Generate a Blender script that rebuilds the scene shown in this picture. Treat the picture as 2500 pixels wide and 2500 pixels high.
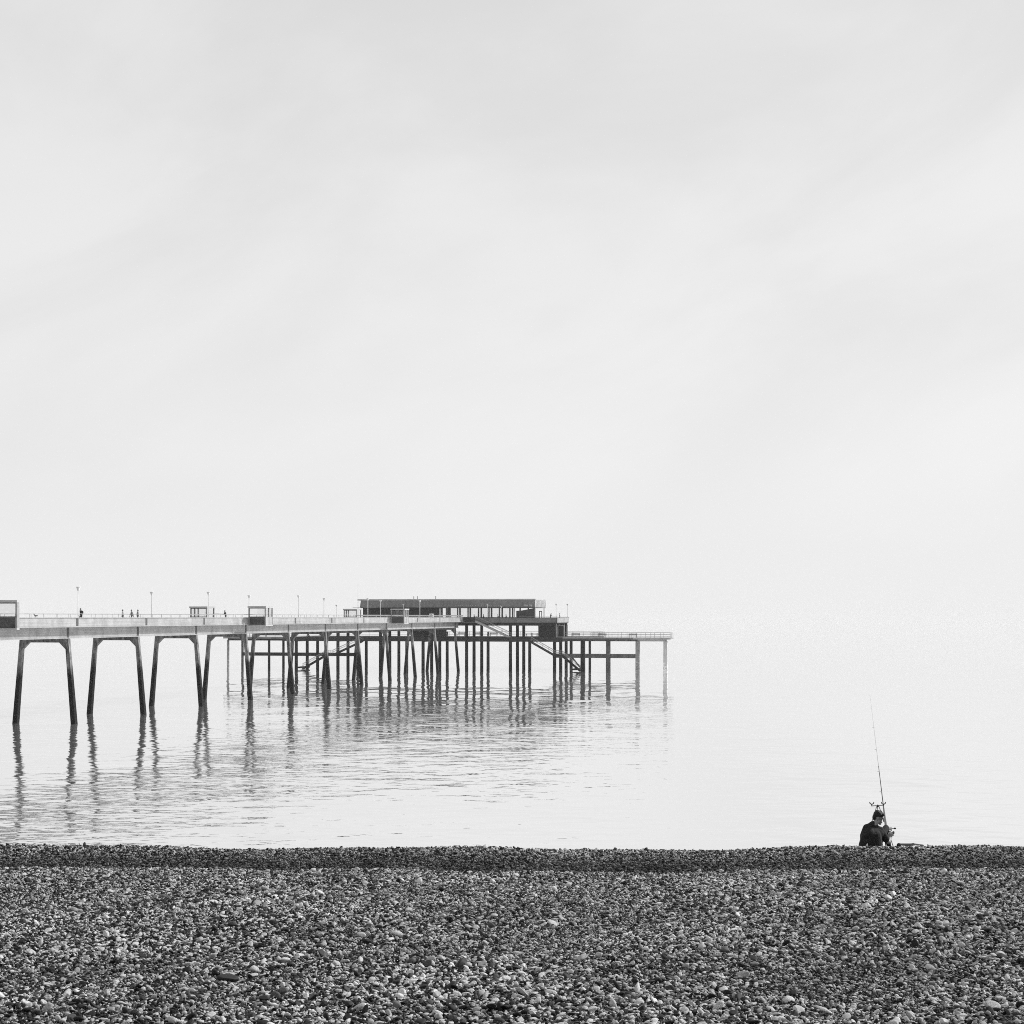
import bpy, math, random
import numpy as np
from mathutils import Vector, Matrix

random.seed(7); RNG = np.random.default_rng(11)
SC = bpy.context.scene
for o in list(bpy.data.objects): bpy.data.objects.remove(o)
COL = SC.collection

# ------------------------------------------------------------------ camera
F, HZ, CAMZ = 3800.0, 1506.0, 12.5          # focal length and horizon in photograph pixels, eye height above the sea
cam = bpy.data.cameras.new('camera'); camo = bpy.data.objects.new('camera', cam); COL.objects.link(camo)
cam.sensor_width = 36; cam.lens = 36 * F / 2500; cam.shift_y = (HZ - 1250) / 2500
cam.clip_start = 0.5; cam.clip_end = 60000
camo.location = (0, 0, CAMZ); camo.rotation_euler = (math.radians(90), 0, 0)
SC.camera = camo

# ------------------------------------------------------------------ sky, sun, exposure
SUN_EL, SUN_AZ = math.radians(31), math.radians(62)     # azimuth clockwise from +Y (towards the sea), to the right
world = bpy.data.worlds.new('World'); SC.world = world; world.use_nodes = True
nt = world.node_tree; nt.nodes.clear()
def N(t, typ, **kw):
    n = t.nodes.new(typ)
    for k, v in kw.items():
        if k in n.inputs.keys() if isinstance(k, str) else False: n.inputs[k].default_value = v
        else: setattr(n, k, v)
    return n
def math_node(t, op, a, b=None, c=None, clamp=False):
    n = t.nodes.new('ShaderNodeMath'); n.operation = op; n.use_clamp = clamp
    for i, v in enumerate((a, b, c)):
        if v is None: continue
        if isinstance(v, (int, float)): n.inputs[i].default_value = v
        else: t.links.new(v, n.inputs[i])
    return n.outputs[0]
W_out = nt.nodes.new('ShaderNodeOutputWorld'); W_bg = nt.nodes.new('ShaderNodeBackground')
sky = nt.nodes.new('ShaderNodeTexSky'); sky.sky_type = 'NISHITA'; sky.sun_disc = False
sky.sun_elevation = SUN_EL; sky.sun_rotation = SUN_AZ; sky.air_density = 1.0; sky.dust_density = 5.0; sky.ozone_density = 1.0
bw = nt.nodes.new('ShaderNodeRGBToBW'); nt.links.new(sky.outputs[0], bw.inputs[0])
tc = nt.nodes.new('ShaderNodeTexCoord'); sep = nt.nodes.new('ShaderNodeSeparateXYZ'); nt.links.new(tc.outputs['Generated'], sep.inputs[0])
zc = math_node(nt, 'MAXIMUM', sep.outputs[2], 0.0)
mapn = nt.nodes.new('ShaderNodeMapping'); nt.links.new(tc.outputs['Generated'], mapn.inputs[0])
mapn.vector_type = 'TEXTURE'
mapn.inputs['Rotation'].default_value = (0, math.radians(-20), 0); mapn.inputs['Scale'].default_value = (0.42, 0.7, 0.17); mapn.inputs['Location'].default_value = (0.9, 0.4, 0.31)
cn = nt.nodes.new('ShaderNodeTexNoise'); cn.inputs['Scale'].default_value = 1.3; cn.inputs['Detail'].default_value = 6; cn.inputs['Roughness'].default_value = 0.55; cn.inputs['Distortion'].default_value = 0.35
nt.links.new(mapn.outputs[0], cn.inputs['Vector'])
mr = nt.nodes.new('ShaderNodeMapRange'); mr.interpolation_type = 'SMOOTHSTEP'
mr.inputs['From Min'].default_value = 0.34; mr.inputs['From Max'].default_value = 0.66; mr.inputs['To Min'].default_value = 0.915; mr.inputs['To Max'].default_value = 1.02
nt.links.new(cn.outputs[0], mr.inputs[0])
grad = math_node(nt, 'MULTIPLY_ADD', zc, -0.36, 1.0)             # overcast layer a little darker overhead
grad = math_node(nt, 'MAXIMUM', grad, 0.72)
lowfade = math_node(nt, 'MULTIPLY', zc, 5.0, clamp=True)         # mist hides the cloud pattern near the sea horizon
mixc = math_node(nt, 'SUBTRACT', mr.outputs[0], 1.0)
mixc = math_node(nt, 'MULTIPLY_ADD', mixc, lowfade, 1.0)
cloud = math_node(nt, 'MULTIPLY', grad, mixc)
cloud = math_node(nt, 'MULTIPLY', cloud, 7.65)                    # in the sky texture's own units
skyv = math_node(nt, 'MULTIPLY', bw.outputs[0], 0.10)
tot = math_node(nt, 'ADD', cloud, skyv)
nt.links.new(tot, W_bg.inputs[0]); W_bg.inputs[1].default_value = 0.10
nt.links.new(W_bg.outputs[0], W_out.inputs[0])

sl = bpy.data.lights.new('sun', 'SUN'); sl.energy = 4.2; sl.angle = math.radians(4); sl.color = (1, 1, 1)
so = bpy.data.objects.new('sun', sl); COL.objects.link(so)
sd = Vector((math.sin(SUN_AZ) * math.cos(SUN_EL), math.cos(SUN_AZ) * math.cos(SUN_EL), math.sin(SUN_EL)))
so.rotation_euler = sd.to_track_quat('Z', 'Y').to_euler(); so.location = (60, 40, 60)

SC.view_settings.view_transform = 'Standard'; SC.view_settings.look = 'None'
SC.view_settings.exposure = 0.16; SC.view_settings.gamma = 1; SC.view_settings.use_curve_mapping = False
SC.cycles.use_denoising = False        # the sampling grain stands in for the photograph's film grain
SC.cycles.filter_width = 1.0
SC.cycles.max_bounces = 8; SC.cycles.diffuse_bounces = 3; SC.cycles.glossy_bounces = 4; SC.cycles.transparent_max_bounces = 12
SC.cycles.volume_bounces = 1; SC.cycles.sample_clamp_indirect = 4

# ------------------------------------------------------------------ materials
MATS = {}
def new_mat(name):
    m = bpy.data.materials.new(name); m.use_nodes = True; t = m.node_tree; t.nodes.clear()
    out = t.nodes.new('ShaderNodeOutputMaterial'); p = t.nodes.new('ShaderNodeBsdfPrincipled'); t.links.new(p.outputs[0], out.inputs[0])
    MATS[name] = m
    return m, t, p, out
def ramp(t, fac, stops):
    r = t.nodes.new('ShaderNodeValToRGB'); e = r.color_ramp.elements
    while len(e) < len(stops): e.new(0.5)
    for k, (pos, v) in enumerate(stops):
        e[k].position = pos; e[k].color = (v, v, v, 1)
    t.links.new(fac, r.inputs[0]); return r.outputs[0]
def noise(t, vec, scale, detail=4, rough=0.55):
    n = t.nodes.new('ShaderNodeTexNoise'); n.inputs['Scale'].default_value = scale; n.inputs['Detail'].default_value = detail; n.inputs['Roughness'].default_value = rough
    t.links.new(vec, n.inputs['Vector']); return n.outputs[0]
def mapping(t, vec, scale, loc=(0, 0, 0)):
    m = t.nodes.new('ShaderNodeMapping'); m.inputs['Scale'].default_value = scale; m.inputs['Location'].default_value = loc
    t.links.new(vec, m.inputs[0]); return m.outputs[0]
def simple(name, lo, hi, scale=2.0, rough=0.7, bump=0.0, stretch=(1, 1, 1), metallic=0.0, spec=0.4):
    """grey surface whose tone wanders between lo and hi"""
    m, t, p, out = new_mat(name)
    g = t.nodes.new('ShaderNodeNewGeometry'); v = mapping(t, g.outputs['Position'], stretch)
    n = noise(t, v, scale, 6, 0.65)
    c = ramp(t, n, [(0.3, lo), (0.7, hi)]); t.links.new(c, p.inputs['Base Color'])
    p.inputs['Roughness'].default_value = rough; p.inputs['Metallic'].default_value = metallic; p.inputs['Specular IOR Level'].default_value = spec
    if bump:
        b = t.nodes.new('ShaderNodeBump'); b.inputs['Strength'].default_value = bump; b.inputs['Distance'].default_value = 0.03
        t.links.new(noise(t, g.outputs['Position'], scale * 6, 4), b.inputs['Height']); t.links.new(b.outputs[0], p.inputs['Normal'])
    return m
# pale concrete of parapets and girders: blotches, rain streaks, board marks
m, t, p, out = new_mat('pale_concrete')
g = t.nodes.new('ShaderNodeNewGeometry'); pos = g.outputs['Position']
blot = ramp(t, noise(t, pos, 0.55, 7, 0.68), [(0.28, 0.24), (0.72, 0.42)])
streak = ramp(t, noise(t, mapping(t, pos, (0.9, 0.9, 0.22)), 1.0, 6, 0.75), [(0.28, 0.62), (0.52, 1.0)])
boards = ramp(t, noise(t, mapping(t, pos, (0.12, 0.12, 5.5)), 1.0, 3, 0.6), [(0.32, 0.72), (0.62, 1.0)])
mm = t.nodes.new('ShaderNodeMix'); mm.data_type = 'RGBA'; mm.blend_type = 'MULTIPLY'; mm.inputs['Factor'].default_value = 0.6
t.links.new(blot, mm.inputs['A']); t.links.new(streak, mm.inputs['B'])
mm2 = t.nodes.new('ShaderNodeMix'); mm2.data_type = 'RGBA'; mm2.blend_type = 'MULTIPLY'; mm2.inputs['Factor'].default_value = 0.75
t.links.new(mm.outputs['Result'], mm2.inputs['A']); t.links.new(boards, mm2.inputs['B'])
t.links.new(mm2.outputs['Result'], p.inputs['Base Color']); p.inputs['Roughness'].default_value = 0.85
b = t.nodes.new('ShaderNodeBump'); b.inputs['Strength'].default_value = 0.4; b.inputs['Distance'].default_value = 0.03
t.links.new(noise(t, pos, 6, 5), b.inputs['Height']); t.links.new(b.outputs[0], p.inputs['Normal'])
# tide-washed concrete of trestles and piles: grey above, weed and wet black below the tide mark
def tidal(name, dry_lo, dry_hi, wet, mark, seed):
    m, t, p, out = new_mat(name)
    g = t.nodes.new('ShaderNodeNewGeometry'); pos = g.outputs['Position']; s = t.nodes.new('ShaderNodeSeparateXYZ'); t.links.new(pos, s.inputs[0])
    v = mapping(t, pos, (1, 1, 1), (seed, 0, 0))
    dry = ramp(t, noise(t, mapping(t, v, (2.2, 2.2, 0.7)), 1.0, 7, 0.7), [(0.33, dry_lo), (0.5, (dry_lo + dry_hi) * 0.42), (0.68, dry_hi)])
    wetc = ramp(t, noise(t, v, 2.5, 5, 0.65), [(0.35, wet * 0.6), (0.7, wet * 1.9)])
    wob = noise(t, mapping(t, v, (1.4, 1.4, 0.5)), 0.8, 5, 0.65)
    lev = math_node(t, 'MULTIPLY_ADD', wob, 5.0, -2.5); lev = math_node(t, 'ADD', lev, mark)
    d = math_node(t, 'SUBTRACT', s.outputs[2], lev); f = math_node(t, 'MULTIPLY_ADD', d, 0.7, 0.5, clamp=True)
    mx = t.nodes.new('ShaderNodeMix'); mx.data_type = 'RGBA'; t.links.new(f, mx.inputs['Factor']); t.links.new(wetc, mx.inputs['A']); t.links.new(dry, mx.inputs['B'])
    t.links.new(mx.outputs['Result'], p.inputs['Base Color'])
    ro = math_node(t, 'MULTIPLY_ADD', f, 0.1, 0.78); t.links.new(ro, p.inputs['Roughness']); p.inputs['Specular IOR Level'].default_value = 0.1
    b = t.nodes.new('ShaderNodeBump'); b.inputs['Strength'].default_value = 0.7; b.inputs['Distance'].default_value = 0.06
    t.links.new(noise(t, v, 5, 6), b.inputs['Height']); t.links.new(b.outputs[0], p.inputs['Normal'])
    return m
tidal('trestle_concrete', 0.025, 0.34, 0.005, 6.2, 0)  # dry part darkened too: shade on the shore faces put into its tone
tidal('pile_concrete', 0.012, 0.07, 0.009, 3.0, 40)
tidal('haze_pile_low', 0.06, 0.24, 0.08, 3.0, 60)  # three steps of haze fade put into the concrete colour, for the arms
tidal('haze_pile_mid', 0.26, 0.44, 0.30, 3.0, 80)
tidal('haze_pile_high', 0.60, 0.74, 0.64, 2.0, 95)
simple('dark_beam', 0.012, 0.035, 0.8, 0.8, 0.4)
simple('deck_edge', 0.12, 0.30, 0.9, 0.8, 0.3)
simple('head_concrete', 0.12, 0.22, 0.7, 0.85, 0.4, (1, 1, 1.6))
simple('dark_panel', 0.03, 0.07, 1.2, 0.7, 0.3)
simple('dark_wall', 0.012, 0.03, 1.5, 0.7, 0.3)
simple('timber_dark', 0.03, 0.06, 3, 0.7, 0.3)
simple('timber_fascia', 0.14, 0.24, 1.1, 0.75, 0.3, (1.5, 1.5, 0.3))
simple('white_paint', 0.62, 0.78, 1.5, 0.5)
simple('lamp_paint', 0.66, 0.80, 2.0, 0.5)
simple('rail_metal', 0.24, 0.36, 3.0, 0.5, metallic=0.2)
simple('grey_frame', 0.20, 0.32, 2.5, 0.6)
simple('pale_roof', 0.32, 0.45, 0.8, 0.7)
simple('black_cloth', 0.006, 0.014, 12, 0.9, 0.5)
simple('dark_cloth', 0.015, 0.035, 14, 0.9, 0.5)
simple('mid_cloth', 0.08, 0.15, 14, 0.9, 0.4)
simple('pale_cloth', 0.3, 0.45, 14, 0.9, 0.4)
simple('skin', 0.16, 0.24, 9, 0.55)
simple('hair', 0.006, 0.018, 30, 0.6, 0.8)
simple('black_gloss', 0.01, 0.02, 6, 0.35)
simple('rod_blank', 0.05, 0.09, 8, 0.4)
simple('gull_feather', 0.12, 0.3, 12, 0.8)
# glass: thin pane, mostly clear, reflecting at a slant
m, t, p, out = new_mat('glass_pane'); t.nodes.remove(p)
tr = t.nodes.new('ShaderNodeBsdfTransparent'); tr.inputs[0].default_value = (0.96, 0.96, 0.96, 1); gl = t.nodes.new('ShaderNodeBsdfGlossy'); gl.inputs['Roughness'].default_value = 0.03
fr = t.nodes.new('ShaderNodeLayerWeight'); fr.inputs[0].default_value = 0.5; mx = t.nodes.new('ShaderNodeMixShader')
t.links.new(math_node(t, 'MULTIPLY_ADD', math_node(t, 'POWER', fr.outputs['Facing'], 4.0), 0.6, 0.03, clamp=True), mx.inputs[0]); t.links.new(tr.outputs[0], mx.inputs[1]); t.links.new(gl.outputs[0], mx.inputs[2]); t.links.new(mx.outputs[0], out.inputs[0])
# sea
m, t, p, out = new_mat('sea')
g = t.nodes.new('ShaderNodeNewGeometry'); pos = g.outputs['Position']
p.inputs['Base Color'].default_value = (0.84, 0.84, 0.84, 1); p.inputs['Metallic'].default_value = 0.85; p.inputs['Roughness'].default_value = 0.015
patch = ramp(t, noise(t, mapping(t, pos, (0.008, 0.022, 1)), 1.0, 3, 0.5), [(0.38, 0.55), (0.64, 1.0)])
h1 = noise(t, mapping(t, pos, (0.34, 0.46, 1)), 1.0, 2, 0.5)
h2 = noise(t, mapping(t, pos, (0.9, 1.5, 1), (9, 4, 0)), 1.0, 2, 0.5)
h3 = noise(t, mapping(t, pos, (0.13, 0.11, 1), (2, 7, 0)), 1.0, 2, 0.5)
h4 = noise(t, mapping(t, pos, (0.075, 0.042, 1), (5, 1, 0)), 1.0, 2, 0.5)
sy_ = t.nodes.new('ShaderNodeSeparateXYZ'); t.links.new(pos, sy_.inputs[0])
shore = t.nodes.new('ShaderNodeMapRange'); shore.interpolation_type = 'SMOOTHSTEP'; t.links.new(sy_.outputs[1], shore.inputs[0])      # ripples from the surf die out away from the shore
for k_, v_ in (('From Min', 140), ('From Max', 285), ('To Min', 1.0), ('To Max', 0.12)): shore.inputs[k_].default_value = v_
hs = math_node(t, 'MULTIPLY', h1, 0.105); hs = math_node(t, 'MULTIPLY_ADD', h2, 0.016, hs); hs = math_node(t, 'MULTIPLY', hs, shore.outputs[0]); hs = math_node(t, 'MULTIPLY_ADD', h3, 0.13, hs)
hs = math_node(t, 'MULTIPLY', hs, patch); hs = math_node(t, 'MULTIPLY_ADD', h4, 0.25, hs)
b = t.nodes.new('ShaderNodeBump'); b.inputs['Strength'].default_value = 1.0; b.inputs['Distance'].default_value = 1.0
t.links.new(hs, b.inputs['Height']); t.links.new(b.outputs[0], p.inputs['Normal'])
# shingle bed under the loose stones, shade of the gaps painted in as near-black
m, t, p, out = new_mat('shingle_bed')
g = t.nodes.new('ShaderNodeNewGeometry'); pos = g.outputs['Position']
vo = t.nodes.new('ShaderNodeTexVoronoi'); vo.inputs['Scale'].default_value = 19; t.links.new(pos, vo.inputs['Vector'])
sepc = t.nodes.new('ShaderNodeSeparateColor'); t.links.new(vo.outputs['Color'], sepc.inputs[0])
t.links.new(ramp(t, sepc.outputs[0], [(0.0, 0.006), (0.7, 0.014), (1.0, 0.05)]), p.inputs['Base Color']); p.inputs['Roughness'].default_value = 0.8
b = t.nodes.new('ShaderNodeBump'); b.inputs['Strength'].default_value = 1.0; b.inputs['Distance'].default_value = 0.03; b.invert = True
t.links.new(vo.outputs['Distance'], b.inputs['Height']); t.links.new(b.outputs[0], p.inputs['Normal'])
# stones: the tone of each stone comes with the stone
def stone(name, kind):
    m, t, p, out = new_mat(name)
    a = t.nodes.new('ShaderNodeAttribute'); a.attribute_type = kind; a.attribute_name = 'tone'
    tcn = t.nodes.new('ShaderNodeTexCoord'); v = tcn.outputs['Object']
    n1 = noise(t, v, 26, 6, 0.7); n2 = noise(t, v, 110, 3, 0.6)
    cort = math_node(t, 'MULTIPLY_ADD', n1, 4.2, -1.5); cort = math_node(t, 'MAXIMUM', cort, 0.25); k = math_node(t, 'MINIMUM', cort, 1.45); k2 = math_node(t, 'MULTIPLY_ADD', n2, 0.7, 0.65)
    c = math_node(t, 'MULTIPLY', a.outputs['Fac'], k); c = math_node(t, 'MULTIPLY', c, k2); c = math_node(t, 'MINIMUM', c, 0.82)
    t.links.new(c, p.inputs['Base Color']); p.inputs['Roughness'].default_value = 0.72; p.inputs['Specular IOR Level'].default_value = 0.3
    b = t.nodes.new('ShaderNodeBump'); b.inputs['Strength'].default_value = 0.6; b.inputs['Distance'].default_value = 0.004
    t.links.new(n1, b.inputs['Height']); t.links.new(b.outputs[0], p.inputs['Normal'])
stone('stone', 'INSTANCER'); stone('stone_single', 'OBJECT')

# ------------------------------------------------------------------ mesh helpers
class MB:
    def __init__(s): s.v = []; s.f = []
    def add(s, verts, faces):
        o = len(s.v); s.v += [tuple(q) for q in verts]; s.f += [tuple(i + o for i in f) for f in faces]; return s
    def box(s, x0, x1, y0, y1, z0, z1):
        return s.add([(x, y, z) for z in (z0, z1) for y in (y0, y1) for x in (x0, x1)],
                     [(0, 2, 3, 1), (4, 5, 7, 6), (0, 1, 5, 4), (2, 6, 7, 3), (0, 4, 6, 2), (1, 3, 7, 5)])
    def hull8(s, a, b):      # two quads, bottom and top, both counter-clockwise from above
        return s.add(list(a) + list(b), [(3, 2, 1, 0), (4, 5, 6, 7), (0, 1, 5, 4), (1, 2, 6, 5), (2, 3, 7, 6), (3, 0, 4, 7)])
    def beam(s, p0, p1, w, h, up=(0, 0, 1)):
        p0, p1 = Vector(p0), Vector(p1); d = (p1 - p0).normalized(); r = d.cross(Vector(up))
        if r.length < 1e-4: r = d.cross(Vector((0, 1, 0)))
        r.normalize(); u = r.cross(d)
        q = [p + r * (a * w / 2) + u * (b_ * h / 2) for p in (p0, p1) for a, b_ in ((-1, -1), (1, -1), (1, 1), (-1, 1))]
        return s.add(q, [(0, 1, 2, 3), (7, 6, 5, 4), (0, 4, 5, 1), (1, 5, 6, 2), (2, 6, 7, 3), (3, 7, 4, 0)])
    def tube(s, p0, p1, r0, r1=None, n=8):
        r1 = r0 if r1 is None else r1
        p0, p1 = Vector(p0), Vector(p1); d = (p1 - p0).normalized()
        a = d.orthogonal().normalized(); b_ = d.cross(a)
        ring = lambda p, r: [p + (a * math.cos(2 * math.pi * k / n) + b_ * math.sin(2 * math.pi * k / n)) * r for k in range(n)]
        fs = [(k, (k + 1) % n, n + (k + 1) % n, n + k) for k in range(n)] + [tuple(reversed(range(n))), tuple(range(n, 2 * n))]
        return s.add(ring(p0, r0) + ring(p1, r1), fs)
    def capsule(s, p0, p1, r0, r1=None, n=12, m=4):
        r1 = r0 if r1 is None else r1
        p0, p1 = Vector(p0), Vector(p1); d = p1 - p0
        d = d.normalized() if d.length > 1e-6 else Vector((0, 0, 1))
        a = d.orthogonal().normalized(); b_ = d.cross(a); rings = []
        for j in range(m + 1):
            th = -math.pi / 2 + (math.pi / 2) * j / m; rings.append((p0 + d * (r0 * math.sin(th)), max(r0 * math.cos(th), r0 * 0.02)))
        for j in range(m + 1):
            th = (math.pi / 2) * j / m; rings.append((p1 + d * (r1 * math.sin(th)), max(r1 * math.cos(th), r1 * 0.02)))
        vs = [c + (a * math.cos(2 * math.pi * k / n) + b_ * math.sin(2 * math.pi * k / n)) * r for c, r in rings for k in range(n)]
        R = len(rings)
        fs = [(j * n + k, j * n + (k + 1) % n, (j + 1) * n + (k + 1) % n, (j + 1) * n + k) for j in range(R - 1) for k in range(n)]
        fs += [tuple(reversed(range(n))), tuple(range((R - 1) * n, R * n))]
        return s.add(vs, fs)
    def ell(s, c, r, rot=None, n=16, m=10):
        c = Vector(c); M = rot if rot is not None else Matrix.Identity(3); vs = []; 
        for j in range(m + 1):
            th = -math.pi / 2 + math.pi * j / m; q = max(math.cos(th), 0.02)
            for k in range(n):
                ph = 2 * math.pi * k / n
                vs.append(c + M @ Vector((r[0] * q * math.cos(ph), r[1] * q * math.sin(ph), r[2] * math.sin(th))))
        fs = [(j * n + k, j * n + (k + 1) % n, (j + 1) * n + (k + 1) % n, (j + 1) * n + k) for j in range(m) for k in range(n)]
        fs += [tuple(reversed(range(n))), tuple(range(m * n, (m + 1) * n))]
        return s.add(vs, fs)
    def prism(s, poly, y0, y1):      # polygon in x,z (counter-clockwise seen from -y) extruded along y
        n = len(poly)
        vs = [(x, y0, z) for x, z in poly] + [(x, y1, z) for x, z in poly]
        fs = [tuple(range(n)), tuple(reversed(range(n, 2 * n)))] + [(k, n + k, n + (k + 1) % n, (k + 1) % n) for k in range(n)]
        return s.add(vs, fs)
    def mesh(s, name, mat=None, smooth=False):
        me = bpy.data.meshes.new(name); me.from_pydata(s.v, [], s.f); me.update()
        if mat: me.materials.append(MATS[mat])
        if smooth: me.polygons.foreach_set('use_smooth', [True] * len(me.polygons)); me.set_sharp_from_angle(angle=math.radians(50))
        return me
    def build(s, name, mat, parent=None, smooth=False): return link(name, s.mesh(name, mat, smooth), parent)
def link(name, data, parent=None, loc=None, rot=None):
    o = bpy.data.objects.new(name, data); COL.objects.link(o)
    if parent is not None: o.parent = parent
    if loc is not None: o.location = loc
    if rot is not None: o.rotation_euler = rot
    return o
def tag(o, label, cat, group=None):
    o['label'] = label; o['category'] = cat
    if group: o['group'] = group
    return o
def struct(o, kind='structure'): o['kind'] = kind; return o

# pier frame: x across the walkway (to the right), y along it (out to sea), z up
TH = math.atan2(826.0, F); U = Vector((math.cos(TH), -math.sin(TH))); V = Vector((math.sin(TH), math.cos(TH)))
C1 = Vector((-54.7, 181.85)); SPAN = 18.18
PIER_ROT = (0, 0, -TH)
def w_of(x, y, z=0.0): q = C1 + U * x + V * y; return Vector((q.x, q.y, z))
def on_y(px, y):       # local x where the ray of pixel column px meets the plane y = const
    k = (px - 1250) / F; return (k * (C1.y + y * V.y) - C1.x - y * V.x) / (U.x - k * U.y)
def on_x(px, x):
    k = (px - 1250) / F; return (k * (C1.y + x * U.y) - C1.x - x * U.x) / (V.x - k * V.y)
def z_at(py, x, y): return CAMZ - (py - HZ) / F * w_of(x, y).y
def thing(name, label, cat, x, y, z, rz=0.0, group=None):
    o = link(name, None, None, w_of(x, y, z), (0, 0, -TH + rz)); o.empty_display_size = 0.3
    return tag(o, label, cat, group)
def copy_tree(src, parent=None):
    c = src.copy(); COL.objects.link(c); c.parent = parent
    for ch in list(src.children): copy_tree(ch, c)
    return c

# ------------------------------------------------------------------ beach, sea
PROF = np.array([(-60, 11.2), (0, 9.98), (12.7, 9.165), (25.6, 8.315), (25.95, 8.24), (26.4, 8.115), (26.8, 8.14), (27.4, 8.205), (27.9, 8.262), (28.2, 8.28), (28.5, 8.25),
                 (28.8, 8.17), (29.3, 8.06), (30, 7.93), (31, 7.71), (50, 3.4), (66, 0.0), (75, -1.2), (110, -3.0)])
def beach_z(X, Y):
    X = np.asarray(X, float); Y = np.asarray(Y, float)
    Yw = Y + 0.22 * np.sin(X * 0.35 + 1.0) + 0.12 * np.sin(X * 0.9)
    z = np.interp(Yw, PROF[:, 0], PROF[:, 1])
    z = z + 0.018 * np.sin(X * 0.8 + Y * 0.5) + 0.012 * np.sin(X * 2.1 - Y * 1.3 + 2) + 0.010 * np.sin(X * 0.23 + 0.7)
    near = np.clip((27.0 - Y) / 4, 0, 1)
    return z + near * (0.03 * np.sin(X * 0.55 - Y * 1.1) + 0.02 * np.sin(X * 1.7 + Y * 0.9 + 1.3))
xs = np.concatenate([np.linspace(-160, -16, 40), np.linspace(-15.5, 15.5, 125), np.linspace(16, 160, 40)])
ys = np.concatenate([np.linspace(-60, 9, 24), np.linspace(9.5, 32, 151), np.linspace(32.5, 110, 60)])
XX, YY = np.meshgrid(xs, ys); ZZ = beach_z(XX, YY) - 0.015
nx, ny = len(xs), len(ys)
vv = np.stack([XX.ravel(), YY.ravel(), ZZ.ravel()], 1)
ff = [(j * nx + i, j * nx + i + 1, (j + 1) * nx + i + 1, (j + 1) * nx + i) for j in range(ny - 1) for i in range(nx - 1)]
me = bpy.data.meshes.new('beach'); me.from_pydata(vv.tolist(), [], ff); me.materials.append(MATS['shingle_bed']); me.polygons.foreach_set('use_smooth', [True] * len(me.polygons))
beach = struct(link('beach', me)); beach['label'] = 'sloping bank of shingle along the shore'
R = 20000
sea = struct(MB().add([(-R, 30, 0), (R, 30, 0), (R, R, 0), (-R, R, 0)], [(0, 1, 2, 3)]).build('water', 'sea'))
sea['label'] = 'calm pale sea with faint ripples'

# --- stones
def stone_mesh(seed):
    r = np.random.default_rng(seed)
    bm_v = []; 
    import bmesh
    bm = bmesh.new(); bmesh.ops.create_icosphere(bm, subdivisions=3, radius=1.0)
    ax = np.array([1.0, r.uniform(0.62, 0.95), r.uniform(0.38, 0.72)])
    dirs = r.normal(size=(7, 3)); dirs /= np.linalg.norm(dirs, axis=1)[:, None]; cut = r.uniform(0.5, 0.9, 7)
    ph = r.uniform(0, 6, (4, 3)); fq = r.uniform(1.2, 3.2, (4, 3)); am = r.uniform(0.02, 0.07, 4)
    for v in bm.verts:
        p_ = np.array(v.co)
        for d_, c_ in zip(dirs, cut):
            e = p_ @ d_ - c_
            if e > 0: p_ = p_ - d_ * e * 0.92           # broken facets, edges worn round
        p_ = p_ * (1 + sum(am[k] * np.sin(p_ * fq[k] + ph[k]).sum() for k in range(4)))
        v.co = p_ * ax * 0.5
    me = bpy.data.meshes.new('pebble'); bm.to_mesh(me); bm.free()
    me.polygons.foreach_set('use_smooth', [True] * len(me.polygons)); return me
NPROTO = 14
protos = [stone_mesh(100 + k) for k in range(NPROTO)]
for q in protos: q.materials.append(MATS['stone'])
lib = bpy.data.collections.new('stone_library')
for k, q in enumerate(protos):
    o = bpy.data.objects.new('pebble_shape', q); lib.objects.link(o)
def lay(step, y0, y1, keep, zoff, smean, sd):
    P = []
    yv = y0
    while yv < y1:
        hw = 0.333 * yv + 1.6; n = int(2 * hw / step)
        x = -hw + (np.arange(n) + RNG.uniform(-0.5, 0.5, n) + 0.5) * step; y = yv + RNG.uniform(-0.5, 0.5, n) * step
        k = RNG.random(n) < keep; P.append(np.stack([x[k], y[k]], 1)); yv += step
    P = np.concatenate(P); n = len(P)
    s = np.clip(smean * np.exp(RNG.normal(0, sd, n)), 0.015, 0.10)
    big = RNG.random(n) < 0.003; s[big] *= 1.7
    s = s * (1 + 0.16 * np.sin(P[:, 0] * 0.8 + 2 * np.sin(P[:, 1] * 0.5)) * np.sin(P[:, 1] * 0.9 + 1.0)) * np.interp(P[:, 1], [12, 16], [1.12, 1.0])
    s = np.where(P[:, 1] > 25.5, np.minimum(s, 0.07), s)
    z = beach_z(P[:, 0], P[:, 1]) + zoff + s * RNG.uniform(-0.25, 0.30, n)
    return P, s, z
L1 = lay(0.025, 11.6, 29.4, 0.84, 0.000, 0.030, 0.32)
L2 = lay(0.041, 11.6, 29.0, 0.55, 0.015, 0.031, 0.42)
P = np.concatenate([L1[0], L2[0]]); S = np.concatenate([L1[1], L2[1]]); Zs = np.concatenate([L1[2], L2[2]]); n = len(P)
rot = np.stack([RNG.normal(0, 0.45, n), RNG.normal(0, 0.45, n), RNG.uniform(0, 2 * math.pi, n)], 1)
scl = np.stack([S * RNG.uniform(0.95, 1.5, n), S * RNG.uniform(0.8, 1.1, n), S * RNG.uniform(0.75, 1.15, n)], 1)
q = RNG.random(n)
tone = np.where(q < 0.48, 0.003 + 0.05 * q, np.where(q < 0.60, 0.06 + 1.0 * (q - 0.48), 0.48 + 1.0 * (q - 0.60)))
pale = RNG.random(n) < 0.05; tone[pale] = RNG.uniform(0.55, 0.75, pale.sum())
Yw = P[:, 1] + 0.22 * np.sin(P[:, 0] * 0.35 + 1.0) + 0.12 * np.sin(P[:, 0] * 0.9)
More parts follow.
